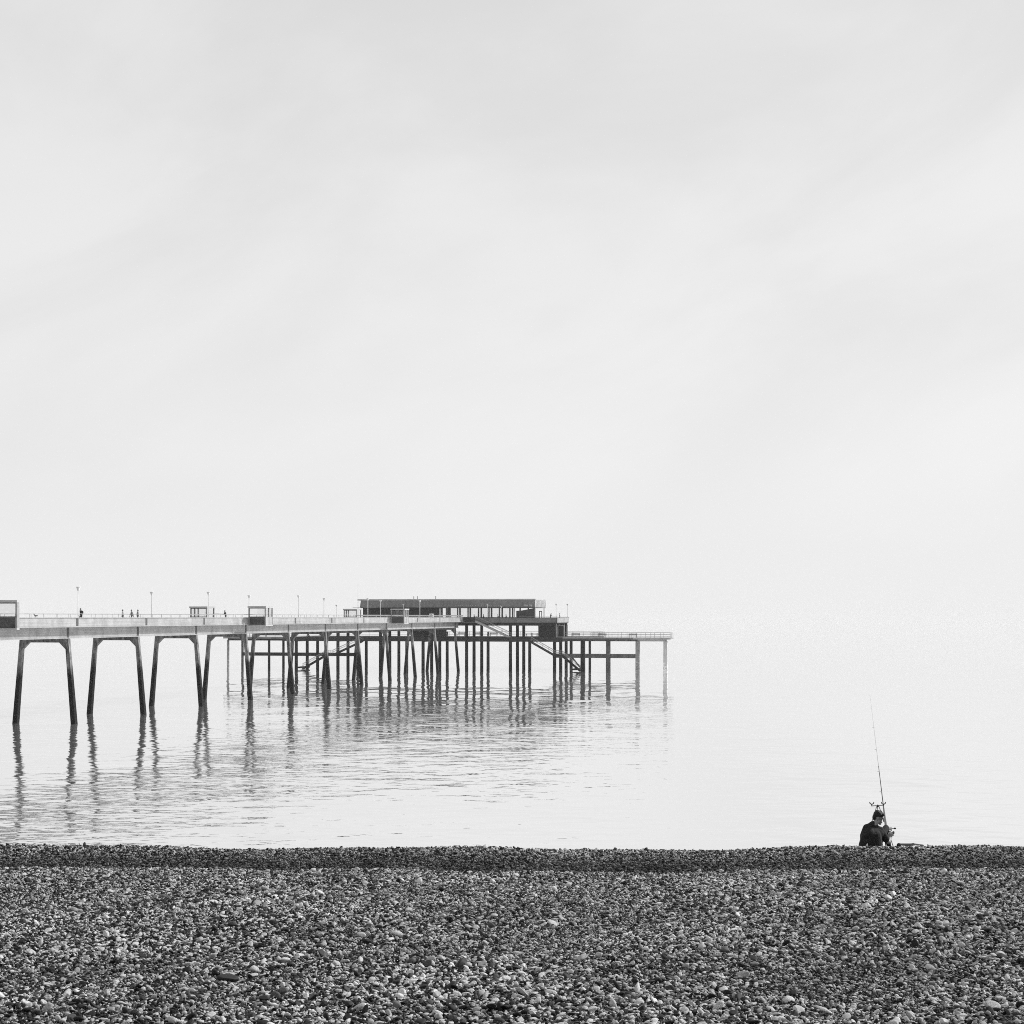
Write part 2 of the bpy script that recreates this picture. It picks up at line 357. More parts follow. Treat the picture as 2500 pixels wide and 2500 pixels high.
drift = np.sin(P[:, 0] * 0.9 + 1.3 * np.sin(P[:, 1] * 0.7)) * np.sin(P[:, 1] * 1.15 + np.sin(P[:, 0] * 0.6 + 2)) + 0.6 * np.sin(P[:, 0] * 2.3 - P[:, 1] * 1.9)
tone *= 0.95 * (1 + 0.20 * drift)
bank_shade = np.clip((Yw - 25.9) / 0.3, 0, 1) * np.clip((28.1 - Yw) / 0.9, 0, 1)        # shade of the bank's shore-facing slope, put into the stones' tone
tone *= 1 - 0.66 * bank_shade
pick = RNG.integers(0, NPROTO, n)
# the stones nearest the photographer are single objects
vis = (np.abs(P[:, 0]) < 0.327 * P[:, 1]) & (np.arange(n) >= len(L1[0])) & (P[:, 1] > 12.75)
score = np.where(vis, S / P[:, 1], 0); near_idx = np.argsort(-score)[:300]
mask = np.ones(n, bool); mask[near_idx] = False
singles = [q.copy() for q in protos]
for q in singles: q.name = 'pebble_single'; q.materials.clear(); q.materials.append(MATS['stone_single'])
for i in near_idx:
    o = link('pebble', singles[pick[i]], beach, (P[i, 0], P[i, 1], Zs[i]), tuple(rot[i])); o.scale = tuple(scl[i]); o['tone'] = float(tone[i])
me = bpy.data.meshes.new('shingle'); idx = np.where(mask)[0]
me.vertices.add(len(idx)); me.vertices.foreach_set('co', np.column_stack([P[idx], Zs[idx]]).astype(np.float32).ravel())
for nm, typ, arr in (('rot', 'FLOAT_VECTOR', rot[idx]), ('scl', 'FLOAT_VECTOR', scl[idx])):
    a = me.attributes.new(nm, typ, 'POINT'); a.data.foreach_set('vector', arr.astype(np.float32).ravel())
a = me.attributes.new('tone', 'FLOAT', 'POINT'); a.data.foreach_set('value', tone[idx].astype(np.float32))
a = me.attributes.new('pick', 'INT', 'POINT'); a.data.foreach_set('value', pick[idx].astype(np.int32))
me.materials.append(MATS['stone'])
shingle = struct(link('shingle', me), 'stuff'); shingle['label'] = 'loose grey flint shingle covering the beach'
ng = bpy.data.node_groups.new('shingle_scatter', 'GeometryNodeTree')
ng.interface.new_socket('Geometry', in_out='INPUT', socket_type='NodeSocketGeometry'); ng.interface.new_socket('Geometry', in_out='OUTPUT', socket_type='NodeSocketGeometry')
gi = ng.nodes.new('NodeGroupInput'); go = ng.nodes.new('NodeGroupOutput'); ip = ng.nodes.new('GeometryNodeInstanceOnPoints'); ci = ng.nodes.new('GeometryNodeCollectionInfo')
ci.inputs['Collection'].default_value = lib; ci.inputs['Separate Children'].default_value = True; ci.inputs['Reset Children'].default_value = True
def named(nm, typ):
    q = ng.nodes.new('GeometryNodeInputNamedAttribute'); q.data_type = typ; q.inputs['Name'].default_value = nm; return q.outputs['Attribute']
e2r = ng.nodes.new('FunctionNodeEulerToRotation')
ng.links.new(gi.outputs[0], ip.inputs['Points']); ng.links.new(ci.outputs[0], ip.inputs['Instance']); ip.inputs['Pick Instance'].default_value = True
ng.links.new(named('pick', 'INT'), ip.inputs['Instance Index']); ng.links.new(named('rot', 'FLOAT_VECTOR'), e2r.inputs[0]); ng.links.new(e2r.outputs[0], ip.inputs['Rotation'])
ng.links.new(named('scl', 'FLOAT_VECTOR'), ip.inputs['Scale']); ng.links.new(ip.outputs[0], go.inputs[0])
md = shingle.modifiers.new('scatter', 'NODES'); md.node_group = ng

# ------------------------------------------------------------------ pier walkway
pier = thing('pier', 'long concrete pier walkway on splayed trestles running out to sea', 'pier', 0, 0, 0)
NB0, NB1 = -1, 11                      # trestles; number 1 is the first one fully in the picture
Y_END = 184.6
# trestle: cap beam with haunches, two splayed legs
cap = MB().prism([(-3.1, 9.97), (-3.1, 8.75), (-2.72, 8.75), (-1.95, 9.5), (1.95, 9.5), (2.72, 8.75), (3.1, 8.75), (3.1, 9.97)], 0.0, 0.5).mesh('trestle', 'trestle_concrete')
def leg_mesh(s):
    zt, zb = 9.96, -2.5; sl_ = 0.0925
    o = lambda z: 3.1 + (9.97 - z) * sl_
    wt, wb = 0.44, 0.60
    def quad(z, w, d): 
        a_, b_ = (o(z) - w, o(z)) if s > 0 else (-o(z), -o(z) + w)
        return [(a_, 0.25 - d / 2, z), (b_, 0.25 - d / 2, z), (b_, 0.25 + d / 2, z), (a_, 0.25 + d / 2, z)]
    return MB().hull8(quad(zb, wb, 0.66), quad(zt, wt, 0.506)).mesh('leg', 'trestle_concrete')
legs = [leg_mesh(-1), leg_mesh(1)]
for nb in range(NB0, NB1 + 1):
    t_ = link('trestle', cap, pier, (0, (nb - 1) * SPAN, 0))
    for lm in legs: link('leg', lm, t_)
gird = MB().box(0, 0.35, 0.05, SPAN - 0.05, 10.09, 11.27).mesh('girder', 'pale_concrete')
flange = MB().box(-0.07, 0.42, 0.03, SPAN - 0.03, 9.975, 10.088).mesh('girder_flange', 'pale_concrete')
slab = MB().box(-4.1, 4.1, 0.004, SPAN - 0.004, 11.275, 11.40).mesh('deck_slab', 'pale_concrete')
deckf = MB().box(-4.0, 4.0, 0.01, SPAN - 0.01, 11.404, 11.78).mesh('deck_floor', 'deck_edge')
pan = MB().box(0, 0.14, 0.10, SPAN - 0.10, 11.42, 12.34).mesh('parapet_panel', 'pale_concrete')
cop = MB().box(-0.09, 0.21, 0.0, SPAN, 12.343, 12.43).mesh('coping', 'grey_frame')
led = MB().box(-0.06, 0.24, 0.0, SPAN, 11.30, 11.417).mesh('parapet_ledge', 'pale_concrete')
pil = MB().box(-0.02, 0.17, -0.24, 0.24, 11.42, 12.34).mesh('joint_strip', 'dark_panel')
stiff = MB().box(0.06, 0.40, -0.25, 0.25, 10.09, 11.27).mesh('girder_joint', 'dark_panel')
rail = MB().tube((0, 0, 0), (0, SPAN, 0), 0.03, n=6).mesh('guard_rail', 'rail_metal', True)
rpost = MB().tube((0, 0, 12.42), (0, 0, 12.84), 0.022, n=6).mesh('rail_post', 'rail_metal', True)
for nb in range(NB0 - 1, NB1 + 1):
    y0 = (nb - 1) * SPAN
    if nb == NB1:          # the last short bay up to the head
        ln = (Y_END - y0) / SPAN
    else: ln = 1.0
    def put(name, me_, x=0, z=0, y=y0, sc=True):
        o = link(name, me_, pier, (x, y, z)); 
        if sc: o.scale = (1, ln, 1)
        return o
    put('deck_slab', slab); put('deck_floor', deckf)
    for s in (-1, 1):
        gx = 2.72 if s > 0 else -3.07
        put('girder', gird, gx); put('girder_flange', flange, gx)
        px_ = 4.12 if s > 0 else -4.26
        put('parapet_panel', pan, px_); put('coping', cop, px_); put('parapet_ledge', led, px_ if s > 0 else px_ - 0.04)
        put('guard_rail', rail, 4.19 * s, 12.85)
        if nb >= NB0:
            put('joint_strip', pil, px_, sc=False); put('girder_joint', stiff, gx if s > 0 else gx - 0.04, sc=False)
        for k in range(6 if ln == 1 else 1): put('rail_post', rpost, 4.19 * s, 0, y0 + (k + 0.5) * SPAN / 6, False)

# ------------------------------------------------------------------ pier head
LD = 7.72                     # lower deck level
FR = 185.0                    # front edge of the lower deck
head = thing('landing_platform', 'broad two-level pier head on rows of dark concrete piles', 'pier head', 0, FR, 0)
def hl(x, y): return (x, y - FR)
def hpart(name, mb, mat, parent=head, smooth=False):
    mb.v = [(x, y - FR, z) for x, y, z in mb.v]; return mb.build(name, mat, parent, smooth)
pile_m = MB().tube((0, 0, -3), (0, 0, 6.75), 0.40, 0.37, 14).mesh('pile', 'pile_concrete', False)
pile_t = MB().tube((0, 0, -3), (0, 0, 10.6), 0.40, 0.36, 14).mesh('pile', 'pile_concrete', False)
pile_b = MB().hull8([(-0.5, -0.5, -3), (0.5, -0.5, -3), (0.5, 0.5, -3), (-0.5, 0.5, -3)], [(-0.46, -0.46, 6.95), (0.46, -0.46, 6.95), (0.46, 0.46, 6.95), (-0.46, 0.46, 6.95)]).mesh('pile', 'pile_concrete')
pile_s = MB().tube((0, 0, -3), (0, 0, 6.95), 0.31, 0.29, 12).mesh('pile', 'pile_concrete')
ROWX = [-37.6, -27.1, -16.6, -6.1, 4.4, 14.9, 25.3]; ROWY = [187.3, 194.9, 202.5, 209.5]
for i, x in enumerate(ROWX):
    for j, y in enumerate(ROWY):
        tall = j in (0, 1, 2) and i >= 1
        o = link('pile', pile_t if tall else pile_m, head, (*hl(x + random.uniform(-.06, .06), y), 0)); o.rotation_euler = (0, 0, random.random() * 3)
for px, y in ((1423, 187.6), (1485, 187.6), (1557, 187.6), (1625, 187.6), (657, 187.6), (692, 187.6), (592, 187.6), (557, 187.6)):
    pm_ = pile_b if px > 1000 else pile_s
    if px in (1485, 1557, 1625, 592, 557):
        pm_ = pm_.copy(); pm_.materials.clear(); pm_.materials.append(MATS[{1485: 'haze_pile_low', 1557: 'haze_pile_mid', 1625: 'haze_pile_high', 592: 'haze_pile_low', 557: 'haze_pile_mid'}[px]])
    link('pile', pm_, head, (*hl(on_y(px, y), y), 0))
for px, y in ((1440, 196.5),): link('pile', pile_s, head, (*hl(on_y(px, y), y), 0))
XL, XR, CXL, CXR = on_y(545, FR), on_y(1637, FR), -40.0, 33.2
hpart('lower_deck', MB().box(CXL, CXR, FR + 0.25, 211.4, 7.2, LD - 0.004), 'dark_beam')
hpart('front_beam', MB().box(CXL, 27.6, FR, FR + 0.24, 6.76, LD + 0.05), 'dark_beam')
hpart('right_arm_deck', MB().box(CXR + 0.01, XR, FR + 0.25, 191.0, 7.42, LD - 0.006), 'deck_edge')
hpart('left_arm_deck', MB().box(XL, CXL - 0.01, FR + 0.25, 191.0, 7.42, LD - 0.006), 'deck_edge')
xm_ = on_y(1545, FR)
hpart('deck_edge_strip', MB().box(27.62, xm_, FR, FR + 0.24, 7.36, LD + 0.02), 'head_concrete')
hpart('deck_edge_strip', MB().box(xm_ + 0.01, XR, FR, FR + 0.24, 7.36, LD + 0.02), 'pale_roof')  # outer length paler, the fade into haze is in its colour
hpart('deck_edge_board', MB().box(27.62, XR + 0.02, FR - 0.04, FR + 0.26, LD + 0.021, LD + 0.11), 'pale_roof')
hpart('deck_edge_strip', MB().box(XL, CXL - 0.02, FR, FR + 0.24, 7.30, LD + 0.02), 'deck_edge')
hpart('arm_beam', MB().box(27.65, on_y(1557, 187.6), 187.35, 187.85, 6.90, 7.355), 'haze_pile_low')
hpart('arm_beam', MB().box(on_y(1557, 187.6) + 0.01, on_y(1628, 187.6), 187.35, 187.85, 6.90, 7.355), 'haze_pile_high')  # end of the beam bleached by colour to look hazed
hpart('arm_beam', MB().box(on_y(557, 187.6), CXL + 2, 187.35, 187.85, 6.80, 7.30), 'pile_concrete')
hpart('cross_beam', MB().box(on_y(1350, 187.6), on_y(1557, 187.6), 187.3, 187.9, 3.05, 4.0), 'haze_pile_low')
hpart('cross_beam', MB().box(on_y(592, 187.6), on_y(868, 187.6), 187.3, 187.9, 3.15, 3.95), 'pile_concrete')
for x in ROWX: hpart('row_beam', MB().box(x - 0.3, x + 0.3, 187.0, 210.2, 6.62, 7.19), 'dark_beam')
# upper deck
UF, UB = 186.8, 202.2; UXL, UXR = -31.0, on_y(1360, UF)
hpart('upper_deck', MB().box(UXL + 0.1, UXR - 0.1, UF + 0.2, UB - 0.1, 11.0, 11.7), 'dark_beam')
hpart('upper_beam', MB().box(UXL + 0.3, UXR - 0.3, UF + 0.5, UF + 0.95, 10.45, 10.99), 'dark_beam')
hpart('upper_beam', MB().box(UXL + 0.3, UXR - 0.3, 194.6, 195.2, 10.45, 10.99), 'dark_beam')
hpart('upper_beam', MB().box(UXL + 0.3, UXR - 0.3, 201.2, 201.9, 10.45, 10.99), 'dark_beam')
fx = [UXL + (UXR - UXL) * k / 6 for k in range(7)]
for a, b_ in zip(fx[:-1], fx[1:]):
    hpart('upper_parapet_panel', MB().box(a + 0.02, b_ - 0.02, UF, UF + 0.16, 11.16, 12.27), 'head_concrete')
    hpart('upper_parapet_panel', MB().box(a + 0.02, b_ - 0.02, UB - 0.16, UB, 11.16, 12.27), 'head_concrete')
hpart('upper_coping', MB().box(UXL - 0.06, UXR + 0.06, UF - 0.06, UF + 0.22, 12.275, 12.36), 'dark_panel')
hpart('upper_coping', MB().box(UXL - 0.06, UXR + 0.06, UB - 0.22, UB + 0.06, 12.275, 12.36), 'dark_panel')
hpart('end_parapet_panel', MB().box(UXR - 0.16, UXR, UF + 0.17, UB - 0.17, 11.16, 12.27), 'pale_concrete')
hpart('end_parapet_panel', MB().box(UXL, UXL + 0.16, UF + 0.17, UB - 0.17, 11.16, 12.27), 'pale_concrete')
hpart('corner_strip', MB().box(UXR - 0.1, UXR + 0.05, UF - 0.05, UF + 0.1, 11.1, 12.27), 'dark_panel')
for y in (188.2, 191.5, 195.0, 198.4, 201.6):
    hpart('end_post', MB().tube((UXR - 0.45, y, LD), (UXR - 0.45, y, 11.0), 0.11, n=8), 'grey_frame')
hpart('door_frame', MB().box(UXR - 0.5, UXR + 1.0, 190.4, 190.6, LD, 7.95).box(UXR - 0.5, UXR - 0.36, 190.4, 190.6, 7.95, 10.4).box(UXR + 0.86, UXR + 1.0, 190.4, 190.6, 7.95, 10.4).box(UXR - 0.5, UXR + 1.0, 190.4, 190.6, 10.4, 10.55), 'pale_roof')
hpart('door_leaf', MB().box(UXR - 0.35, UXR + 0.85, 190.46, 190.54, 7.95, 10.38), 'dark_wall')
# railings of the head: every post and rail is a piece of its own
postm = MB().box(-0.035, 0.035, -0.035, 0.035, 0, 1.2).mesh('railing_post', 'rail_metal')
def fence(x0, y0, x1, y1, z, step=2.2, rails=(0.35, 0.75, 1.17), r=0.028, mat='rail_metal', pm=postm):
    L = math.hypot(x1 - x0, y1 - y0); k = max(1, int(round(L / step)))
    for i in range(k + 1): link('railing_post', pm, head, (*hl(x0 + (x1 - x0) * i / k, y0 + (y1 - y0) * i / k), z))
    for h in rails: hpart('railing_bar', MB().beam((x0, y0, z + h), (x1, y1, z + h), 2 * r, 2 * r), mat)
fence(28.0, FR + 0.12, XR - 0.1, FR + 0.12, LD + 0.02); fence(XR - 0.1, FR + 0.4, XR - 0.1, 190.8, LD); fence(CXR, 190.9, XR - 0.1, 190.9, LD)
fence(XL + 0.1, FR + 0.12, CXL, FR + 0.12, LD + 0.02); fence(XL + 0.1, FR + 0.4, XL + 0.1, 190.8, LD); fence(XL + 0.1, 190.9, CXL, 190.9, LD)
fence(CXL, 211.2, CXR, 211.2, LD, 2.6); fence(CXR, 191.2, CXR, 211.0, LD, 2.6); fence(CXL, FR + 0.12, -31, FR + 0.12, LD + 0.05, 2.6)
# upper deck: thin top rail, and the thick white rail beside the cafe
hpart('top_rail', MB().beam((UXR - 9, UF + 0.08, 12.62), (UXR, UF + 0.08, 12.62), 0.05, 0.05), 'rail_metal')
hpart('top_rail', MB().beam((UXR - 0.08, UF + 0.1, 12.62), (UXR - 0.08, UB, 12.62), 0.05, 0.05), 'rail_metal')
hpart('white_handrail', MB().beam((on_y(866, UF), UF + 0.05, z_at(1503, -20, UF)), (on_y(1130, UF), UF + 0.05, z_at(1503.5, 0, UF)), 0.14, 0.26), 'white_paint')
wp = MB().box(-0.05, 0.05, 0, 0.1, 12.36, 12.62).mesh('handrail_post', 'white_paint')
for k in range(11): link('handrail_post', wp, head, (on_y(868 + k * 25.5, UF), UF - FR, 0))

# staircases
def stair(name, label, pts, y0, y1, mat, rail_h=1.0, tread=True, parent_label=None):
    """pts: (x,z) from top to bottom; flights between them"""
    o = thing(name, label, 'staircase', pts[0][0], y0, 0); ox, oy = pts[0][0], y0
    for (xa, za), (xb, zb) in zip(pts[:-1], pts[1:]):
        for y in (y0, y1):
            MB().beam((xa - ox, y - oy, za - 0.2), (xb - ox, y - oy, zb - 0.2), 0.12, 0.42).build('stringer', mat, o)
            MB().beam((xa - ox, y - oy, za + rail_h), (xb - ox, y - oy, zb + rail_h), 0.06, 0.07).build('handrail', 'grey_frame', o)
            MB().beam((xa - ox, y - oy, za + rail_h * .55), (xb - ox, y - oy, zb + rail_h * .55), 0.05, 0.05).build('middle_rail', 'grey_frame', o)
            for k in range(5):
                f = k / 4; MB().tube((xa + (xb - xa) * f - ox, y - oy, za + (zb - za) * f), (xa + (xb - xa) * f - ox, y - oy, za + (zb - za) * f + rail_h), 0.025, n=6).build('baluster', 'grey_frame', o)
        if tread:
            ns = max(2, int(abs(zb - za) / 0.2)); tm = MB().box(-0.14, 0.14, 0.07, y1 - y0 - 0.07, -0.025, 0.025).mesh('tread', mat)
            for k in range(ns): link('tread', tm, o, (xa + (xb - xa) * (k + .5) / ns - ox, 0, za + (zb - za) * (k + .5) / ns - 0.1))
    return o
# from the walkway down to the lower deck, with a dark-fronted landing
SY = FR + 0.3
xa, xb = on_y(1160, SY), on_y(1246, SY)
st = stair('staircase', 'pale staircase dropping from the end of the walkway to the lower deck', [(xa, 11.68), (xb, LD + 0.1)], SY, SY + 1.2, 'pale_roof')
MB().box(on_y(1121, SY) - xa, -0.02, -0.05, 0.07, 11.18, 12.46).build('landing_panel', 'dark_wall', st)
MB().box(on_y(1121, SY) - xa, -0.02, 0.075, 1.3, 11.2, 11.66).build('landing', 'dark_beam', st)
MB().box(on_y(1121, SY) - xa, 0.0, -0.08, 0.1, 11.08, 11.175).build('landing_edge', 'deck_edge', st)
# down to the landing stages
Yr = FR - 0.9
stair('staircase', 'dark wooden staircase under the right end of the lower deck reaching the water', [(on_y(1296, Yr), 6.9), (on_y(1352, Yr), 3.9), (on_y(1372, Yr), 3.75), (on_y(1416, Yr), 0.35)], Yr, Yr + 0.85, 'pile_concrete', 0.95)
stair('staircase', 'dark wooden staircase between the trestles reaching the water left of the head', [(on_y(884, Yr), 7.0), (on_y(812, Yr), 3.7), (on_y(795, Yr), 3.6), (on_y(738, Yr), 0.4)], Yr, Yr + 0.85, 'pile_concrete', 0.95)
hpart('landing_stage', MB().box(on_y(1400, 188), on_y(1420, 188), 186.2, 190.5, 0.25, 0.6), 'pile_concrete')
hpart('brace', MB().beam((on_y(1397, 188.4), 188.4, 3.1), (on_y(1422, 188.4), 188.4, 0.2), 0.3, 0.3), 'pile_concrete')
hpart('landing_stage', MB().box(on_y(731, 188), on_y(748, 188), 186.2, 190.5, 0.25, 0.6), 'pile_concrete')
# enclosed rooms on the lower deck
def room(label, px0, px1, y0, depth, z1):
    x0, x1 = on_y(px0, y0), on_y(px1, y0); o = thing('store_room', label, 'room', x0, y0, LD)
    w = x1 - x0; h = z1 - LD
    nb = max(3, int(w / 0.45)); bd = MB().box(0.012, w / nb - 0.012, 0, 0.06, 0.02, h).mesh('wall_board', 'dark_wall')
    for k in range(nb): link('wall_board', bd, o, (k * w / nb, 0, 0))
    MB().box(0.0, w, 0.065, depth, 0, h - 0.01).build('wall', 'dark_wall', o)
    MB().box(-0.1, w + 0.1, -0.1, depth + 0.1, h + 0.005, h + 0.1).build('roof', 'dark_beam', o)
    return o
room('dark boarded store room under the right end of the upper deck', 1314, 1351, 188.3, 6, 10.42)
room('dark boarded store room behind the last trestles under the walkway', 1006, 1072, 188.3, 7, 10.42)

# ------------------------------------------------------------------ cafe on the upper deck
CY0, CY1 = 188.9, 200.0
cxl, cxr = on_y(884, CY0), on_y(1308, CY0)
cafe = thing('cafe_building', 'long low cafe building with deep timber fascia on the pier head', 'building', cxl, CY0, 11.7)
W = cxr - cxl; D = CY1 - CY0
def cx_(px): return on_y(px, CY0) - cxl
def cz_(py, px=1100): return z_at(py, on_y(px, CY0), CY0) - 11.7
zt, ze, zf = cz_(1462.5), cz_(1484), cz_(1466)
roof = MB().box(cx_(876), W + 0.15, -1.05, D + 1.05, zf + 0.02, zt).build('roof', 'pale_roof', cafe)
MB().box(cx_(880), W, -0.95, D + 0.95, ze - 0.02, ze + 0.08).build('soffit', 'timber_dark', roof)
for px in (999, 1008, 1053): MB().tube((cx_(px), 4, zt), (cx_(px), 4, zt + 0.75), 0.09, n=8).build('vent_pipe', 'grey_frame', roof)
MB().box(cx_(864), cx_(884), -1.0, 2.0, ze + 0.0, ze + 0.1).build('side_canopy', 'grey_frame', roof)
# canted fascia in boards
edges = [884, 896, 925, 944, 964, 993, 1030, 1060, 1084, 1118, 1150, 1185, 1215, 1250, 1278, 1308]
for a, b_ in zip(edges[:-1], edges[1:]):
    x0, x1 = cx_(a) + 0.012, cx_(b_) - 0.012; lean = -0.35 if a == 884 else 0
    MB().hull8([(x0 + lean, -0.72, ze + 0.09), (x1, -0.72, ze + 0.09), (x1, -0.60, ze + 0.09), (x0 + lean, -0.60, ze + 0.09)],
               [(x0, -1.0, zf), (x1, -1.0, zf), (x1, -0.88, zf), (x0, -0.88, zf)]).build('fascia_board', 'timber_fascia', roof)
    MB().box(x0, x1, D + 0.7, D + 0.8, ze + 0.09, zf).build('fascia_board', 'timber_fascia', roof)
nsl = 14                                                # pale slatted right end
for k in range(nsl):
    y = -0.9 + k * (D + 1.7) / (nsl - 1); MB().beam((W + 0.02, y, ze + 0.1), (W + 0.10, y, zf), 0.10, 0.35, (0, 1, 0)).build('end_slat', 'white_paint', roof)
for k in range(5):
    y = -0.8 + k * 1.1; MB().beam((W - 0.1, y, ze + 0.1), (W - 0.1, y + 1.1 if k % 2 else y + 0.3, zf), 0.08, 0.08).build('end_lattice_bar', 'timber_dark', roof)
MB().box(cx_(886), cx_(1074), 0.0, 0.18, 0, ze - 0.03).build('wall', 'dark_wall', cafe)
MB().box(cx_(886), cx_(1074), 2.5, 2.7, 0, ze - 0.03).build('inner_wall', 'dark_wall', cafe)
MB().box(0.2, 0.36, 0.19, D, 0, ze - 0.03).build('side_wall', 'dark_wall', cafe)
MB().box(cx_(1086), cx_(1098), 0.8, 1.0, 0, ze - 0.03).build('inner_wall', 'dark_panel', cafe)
MB().box(cx_(886), cx_(1306), -0.02, D + 0.1, -0.02, 0.05).build('floor', 'dark_beam', cafe)
MB().box(cx_(1074), cx_(1258), -0.03, 0.03, 0.05, 0.72).build('sill_panel', 'timber_dark', cafe)
MB().box(cx_(1074), cx_(1258), D - 0.03, D + 0.03, 0.05, 0.72).build('sill_panel', 'timber_dark', cafe)
fposts = [1074.5, 1097, 1123, 1148, 1175, 1200, 1226, 1251.5]
for i, px in enumerate(fposts):
    mt = 'white_paint' if i == 0 else 'timber_dark'
    MB().box(cx_(px) - 0.17, cx_(px) + 0.17, -0.12, 0.2, 0.0, ze - 0.025).build('window_post', mt, cafe)
bx = lambda px: on_y(px, CY1) - cxl
for px in (1117.5, 1143, 1168.5, 1194, 1219.5, 1245, 1270, 1290):
    MB().box(bx(px) - 0.15, bx(px) + 0.15, D - 0.2, D + 0.12, 0.0, ze - 0.025).build('window_post', 'timber_dark', cafe)
for a, b_ in zip(fposts[:-1], fposts[1:]):
    MB().box(cx_(a) + 0.18, cx_(b_) - 0.18, 0.03, 0.045, 0.725, ze - 0.03).build('pane', 'glass_pane', cafe)
for a, b_ in zip((1092, 1117.5, 1143, 1168.5, 1194, 1219.5), (1117.5, 1143, 1168.5, 1194, 1219.5, 1245)):
    MB().box(bx(a) + 0.16, bx(b_) - 0.16, D + 0.035, D + 0.05, 0.725, ze - 0.03).build('pane', 'glass_pane', cafe)
MB().box(cx_(1255), cx_(1257.5), -0.1, 0.1, 0, ze - 0.03).build('window_post', 'white_paint', cafe)
MB().prism([(cx_(1261), 0.0), (cx_(1306), 0.0), (cx_(1306), cz_(1484.5)), (cx_(1275), cz_(1490.5)), (cx_(1261), cz_(1491.5))], -0.3, -0.15).build('wind_screen', 'dark_panel', cafe)
MB().box(cx_(1306.5), cx_(1308.5), -0.35, -0.1, 0, ze - 0.03).build('end_post', 'white_paint', cafe)
MB().tube((W - 0.25 + 0.0, D + 0.2, 0), (W - 0.25, D + 0.2, ze - 0.02), 0.10, n=8).build('end_post', 'grey_frame', cafe)
MB().box(cx_(1310), cx_(1311.5), 3.0, 3.2, 0, 2.2).box(cx_(1311.5), cx_(1317), 3.0, 3.2, 2.0, 2.2).box(cx_(1315.5), cx_(1317), 3.0, 3.2, 0, 2.0).build('side_door_frame', 'timber_dark', cafe)
# lettering on the fascia, pale and half worn away
def lettering(txt, px0, py, size, parent):
    cu = bpy.data.curves.new('lettering', 'FONT'); cu.body = txt; cu.size = size; cu.extrude = 0.01
    tmp = bpy.data.objects.new('tmp_text', cu); COL.objects.link(tmp); dg = bpy.context.evaluated_depsgraph_get()
    me_ = bpy.data.meshes.new_from_object(tmp.evaluated_get(dg)); bpy.data.objects.remove(tmp)
    me_.materials.clear(); me_.materials.append(MATS['white_paint'])
    zz = cz_(py); yy = -0.72 - 0.28 * (zz - ze - 0.09) / (zf - ze - 0.09) - 0.05
    return link('lettering', me_, parent, (cx_(px0), yy, zz), (math.radians(90 + 9), 0, 0))
lettering('deal mg', 1281, 1479.6, 0.62, cafe)
for k in range(26):
    px = 1114 + k * 5.2 + random.uniform(-1, 1); w = random.uniform(0.15, 0.36); zz = cz_(1479.5 + random.uniform(-0.8, 0.8))
    MB().box(cx_(px), cx_(px) + w, -0.90, -0.84, zz, zz + random.uniform(0.07, 0.2)).build('worn_letter_stroke', 'pale_roof', cafe)
# flagpole
fp = thing('flagpole', 'thin bare flagpole rising at the left end of the cafe', 'flagpole', on_y(874, 190), 190, 11.7)
MB().tube((0, 0, 0), (0, 0, 8.6), 0.06, 0.025, 8).build('pole', 'lamp_paint', fp, True); MB().box(-0.18, 0.18, -0.18, 0.18, 0, 0.12).build('foot_plate', 'grey_frame', fp)
MB().ell((0, 0, 8.66), (0.06, 0.06, 0.06)).build('finial', 'lamp_paint', fp, True)

# ------------------------------------------------------------------ lamp posts
lp_post = MB().tube((0, 0, 0), (0, 0, 0.5), 0.085, 0.075, 10).tube((0, 0, 0.5), (0, 0, 3.95), 0.06, 0.05, 10).mesh('post', 'lamp_paint', True)
lp_head = MB().tube((0, 0, 3.95), (0, 0, 4.42), 0.07, 0.24, 12).mesh('lantern', 'lamp_paint', False)
lp_cap = MB().tube((0, 0, 4.425), (0, 0, 4.48), 0.29, 0.27, 12).mesh('lantern_cap', 'lamp_paint')
def lamp(label, x, y, z, dz=1.0, white=False):
    o = thing('lamp_post', label, 'lamp post', x, y, z, 0, 'lamp posts of the pier'); o.scale = (1, 1, dz)
    link('post', lp_post, o); h = link('lantern', lp_head, o); link('lantern_cap', lp_cap, h); return o
NEAR, FAR = 3.9, -3.9
for px, lb in ((190, 'tall lamp post beside the walker with the bag, nearest on the pier'), (508, 'lamp post rising just right of the far-side shelter'),
               (728, 'lamp post on the near parapet midway between two shelters'), (897, 'lamp post in front of the left end of the cafe wall'), (1024, 'lamp post in front of the dark cafe wall, nearest the windows')):
    lamp('' + lb, NEAR, on_x(px + 1, NEAR), 11.78, 0.945)
for px, lb in ((370, 'lamp post on the far parapet right of the three strolling people'), (608, 'lamp post showing above the left corner of the near shelter'),
               (791, 'small distant lamp post on the far parapet, left of the cafe'), (929, 'pale lamp post against the cafe fascia left of the small shelter')):
    lamp(lb, FAR, on_x(px, FAR), 11.78, 0.945)
for px, y, dz, lb in ((821, 190, .82, 'smallest lamp post left of the far-off shelter before the cafe'), (985, 187.3, .85, 'lamp post standing just behind the shelter before the cafe'), (1190, 187.3, .85, 'lamp post before the middle cafe windows'),
                      (1224, 187.3, .72, 'short lamp post before the right-hand cafe windows'), (1358, 187.3, .85, 'lamp post at the front corner of the upper deck right of the cafe'), (1386, 201.6, .87, 'rightmost lamp post at the back corner of the upper deck')):
    lamp(lb, min(on_y(px, y), UXR - 0.25), y, 11.72, dz)

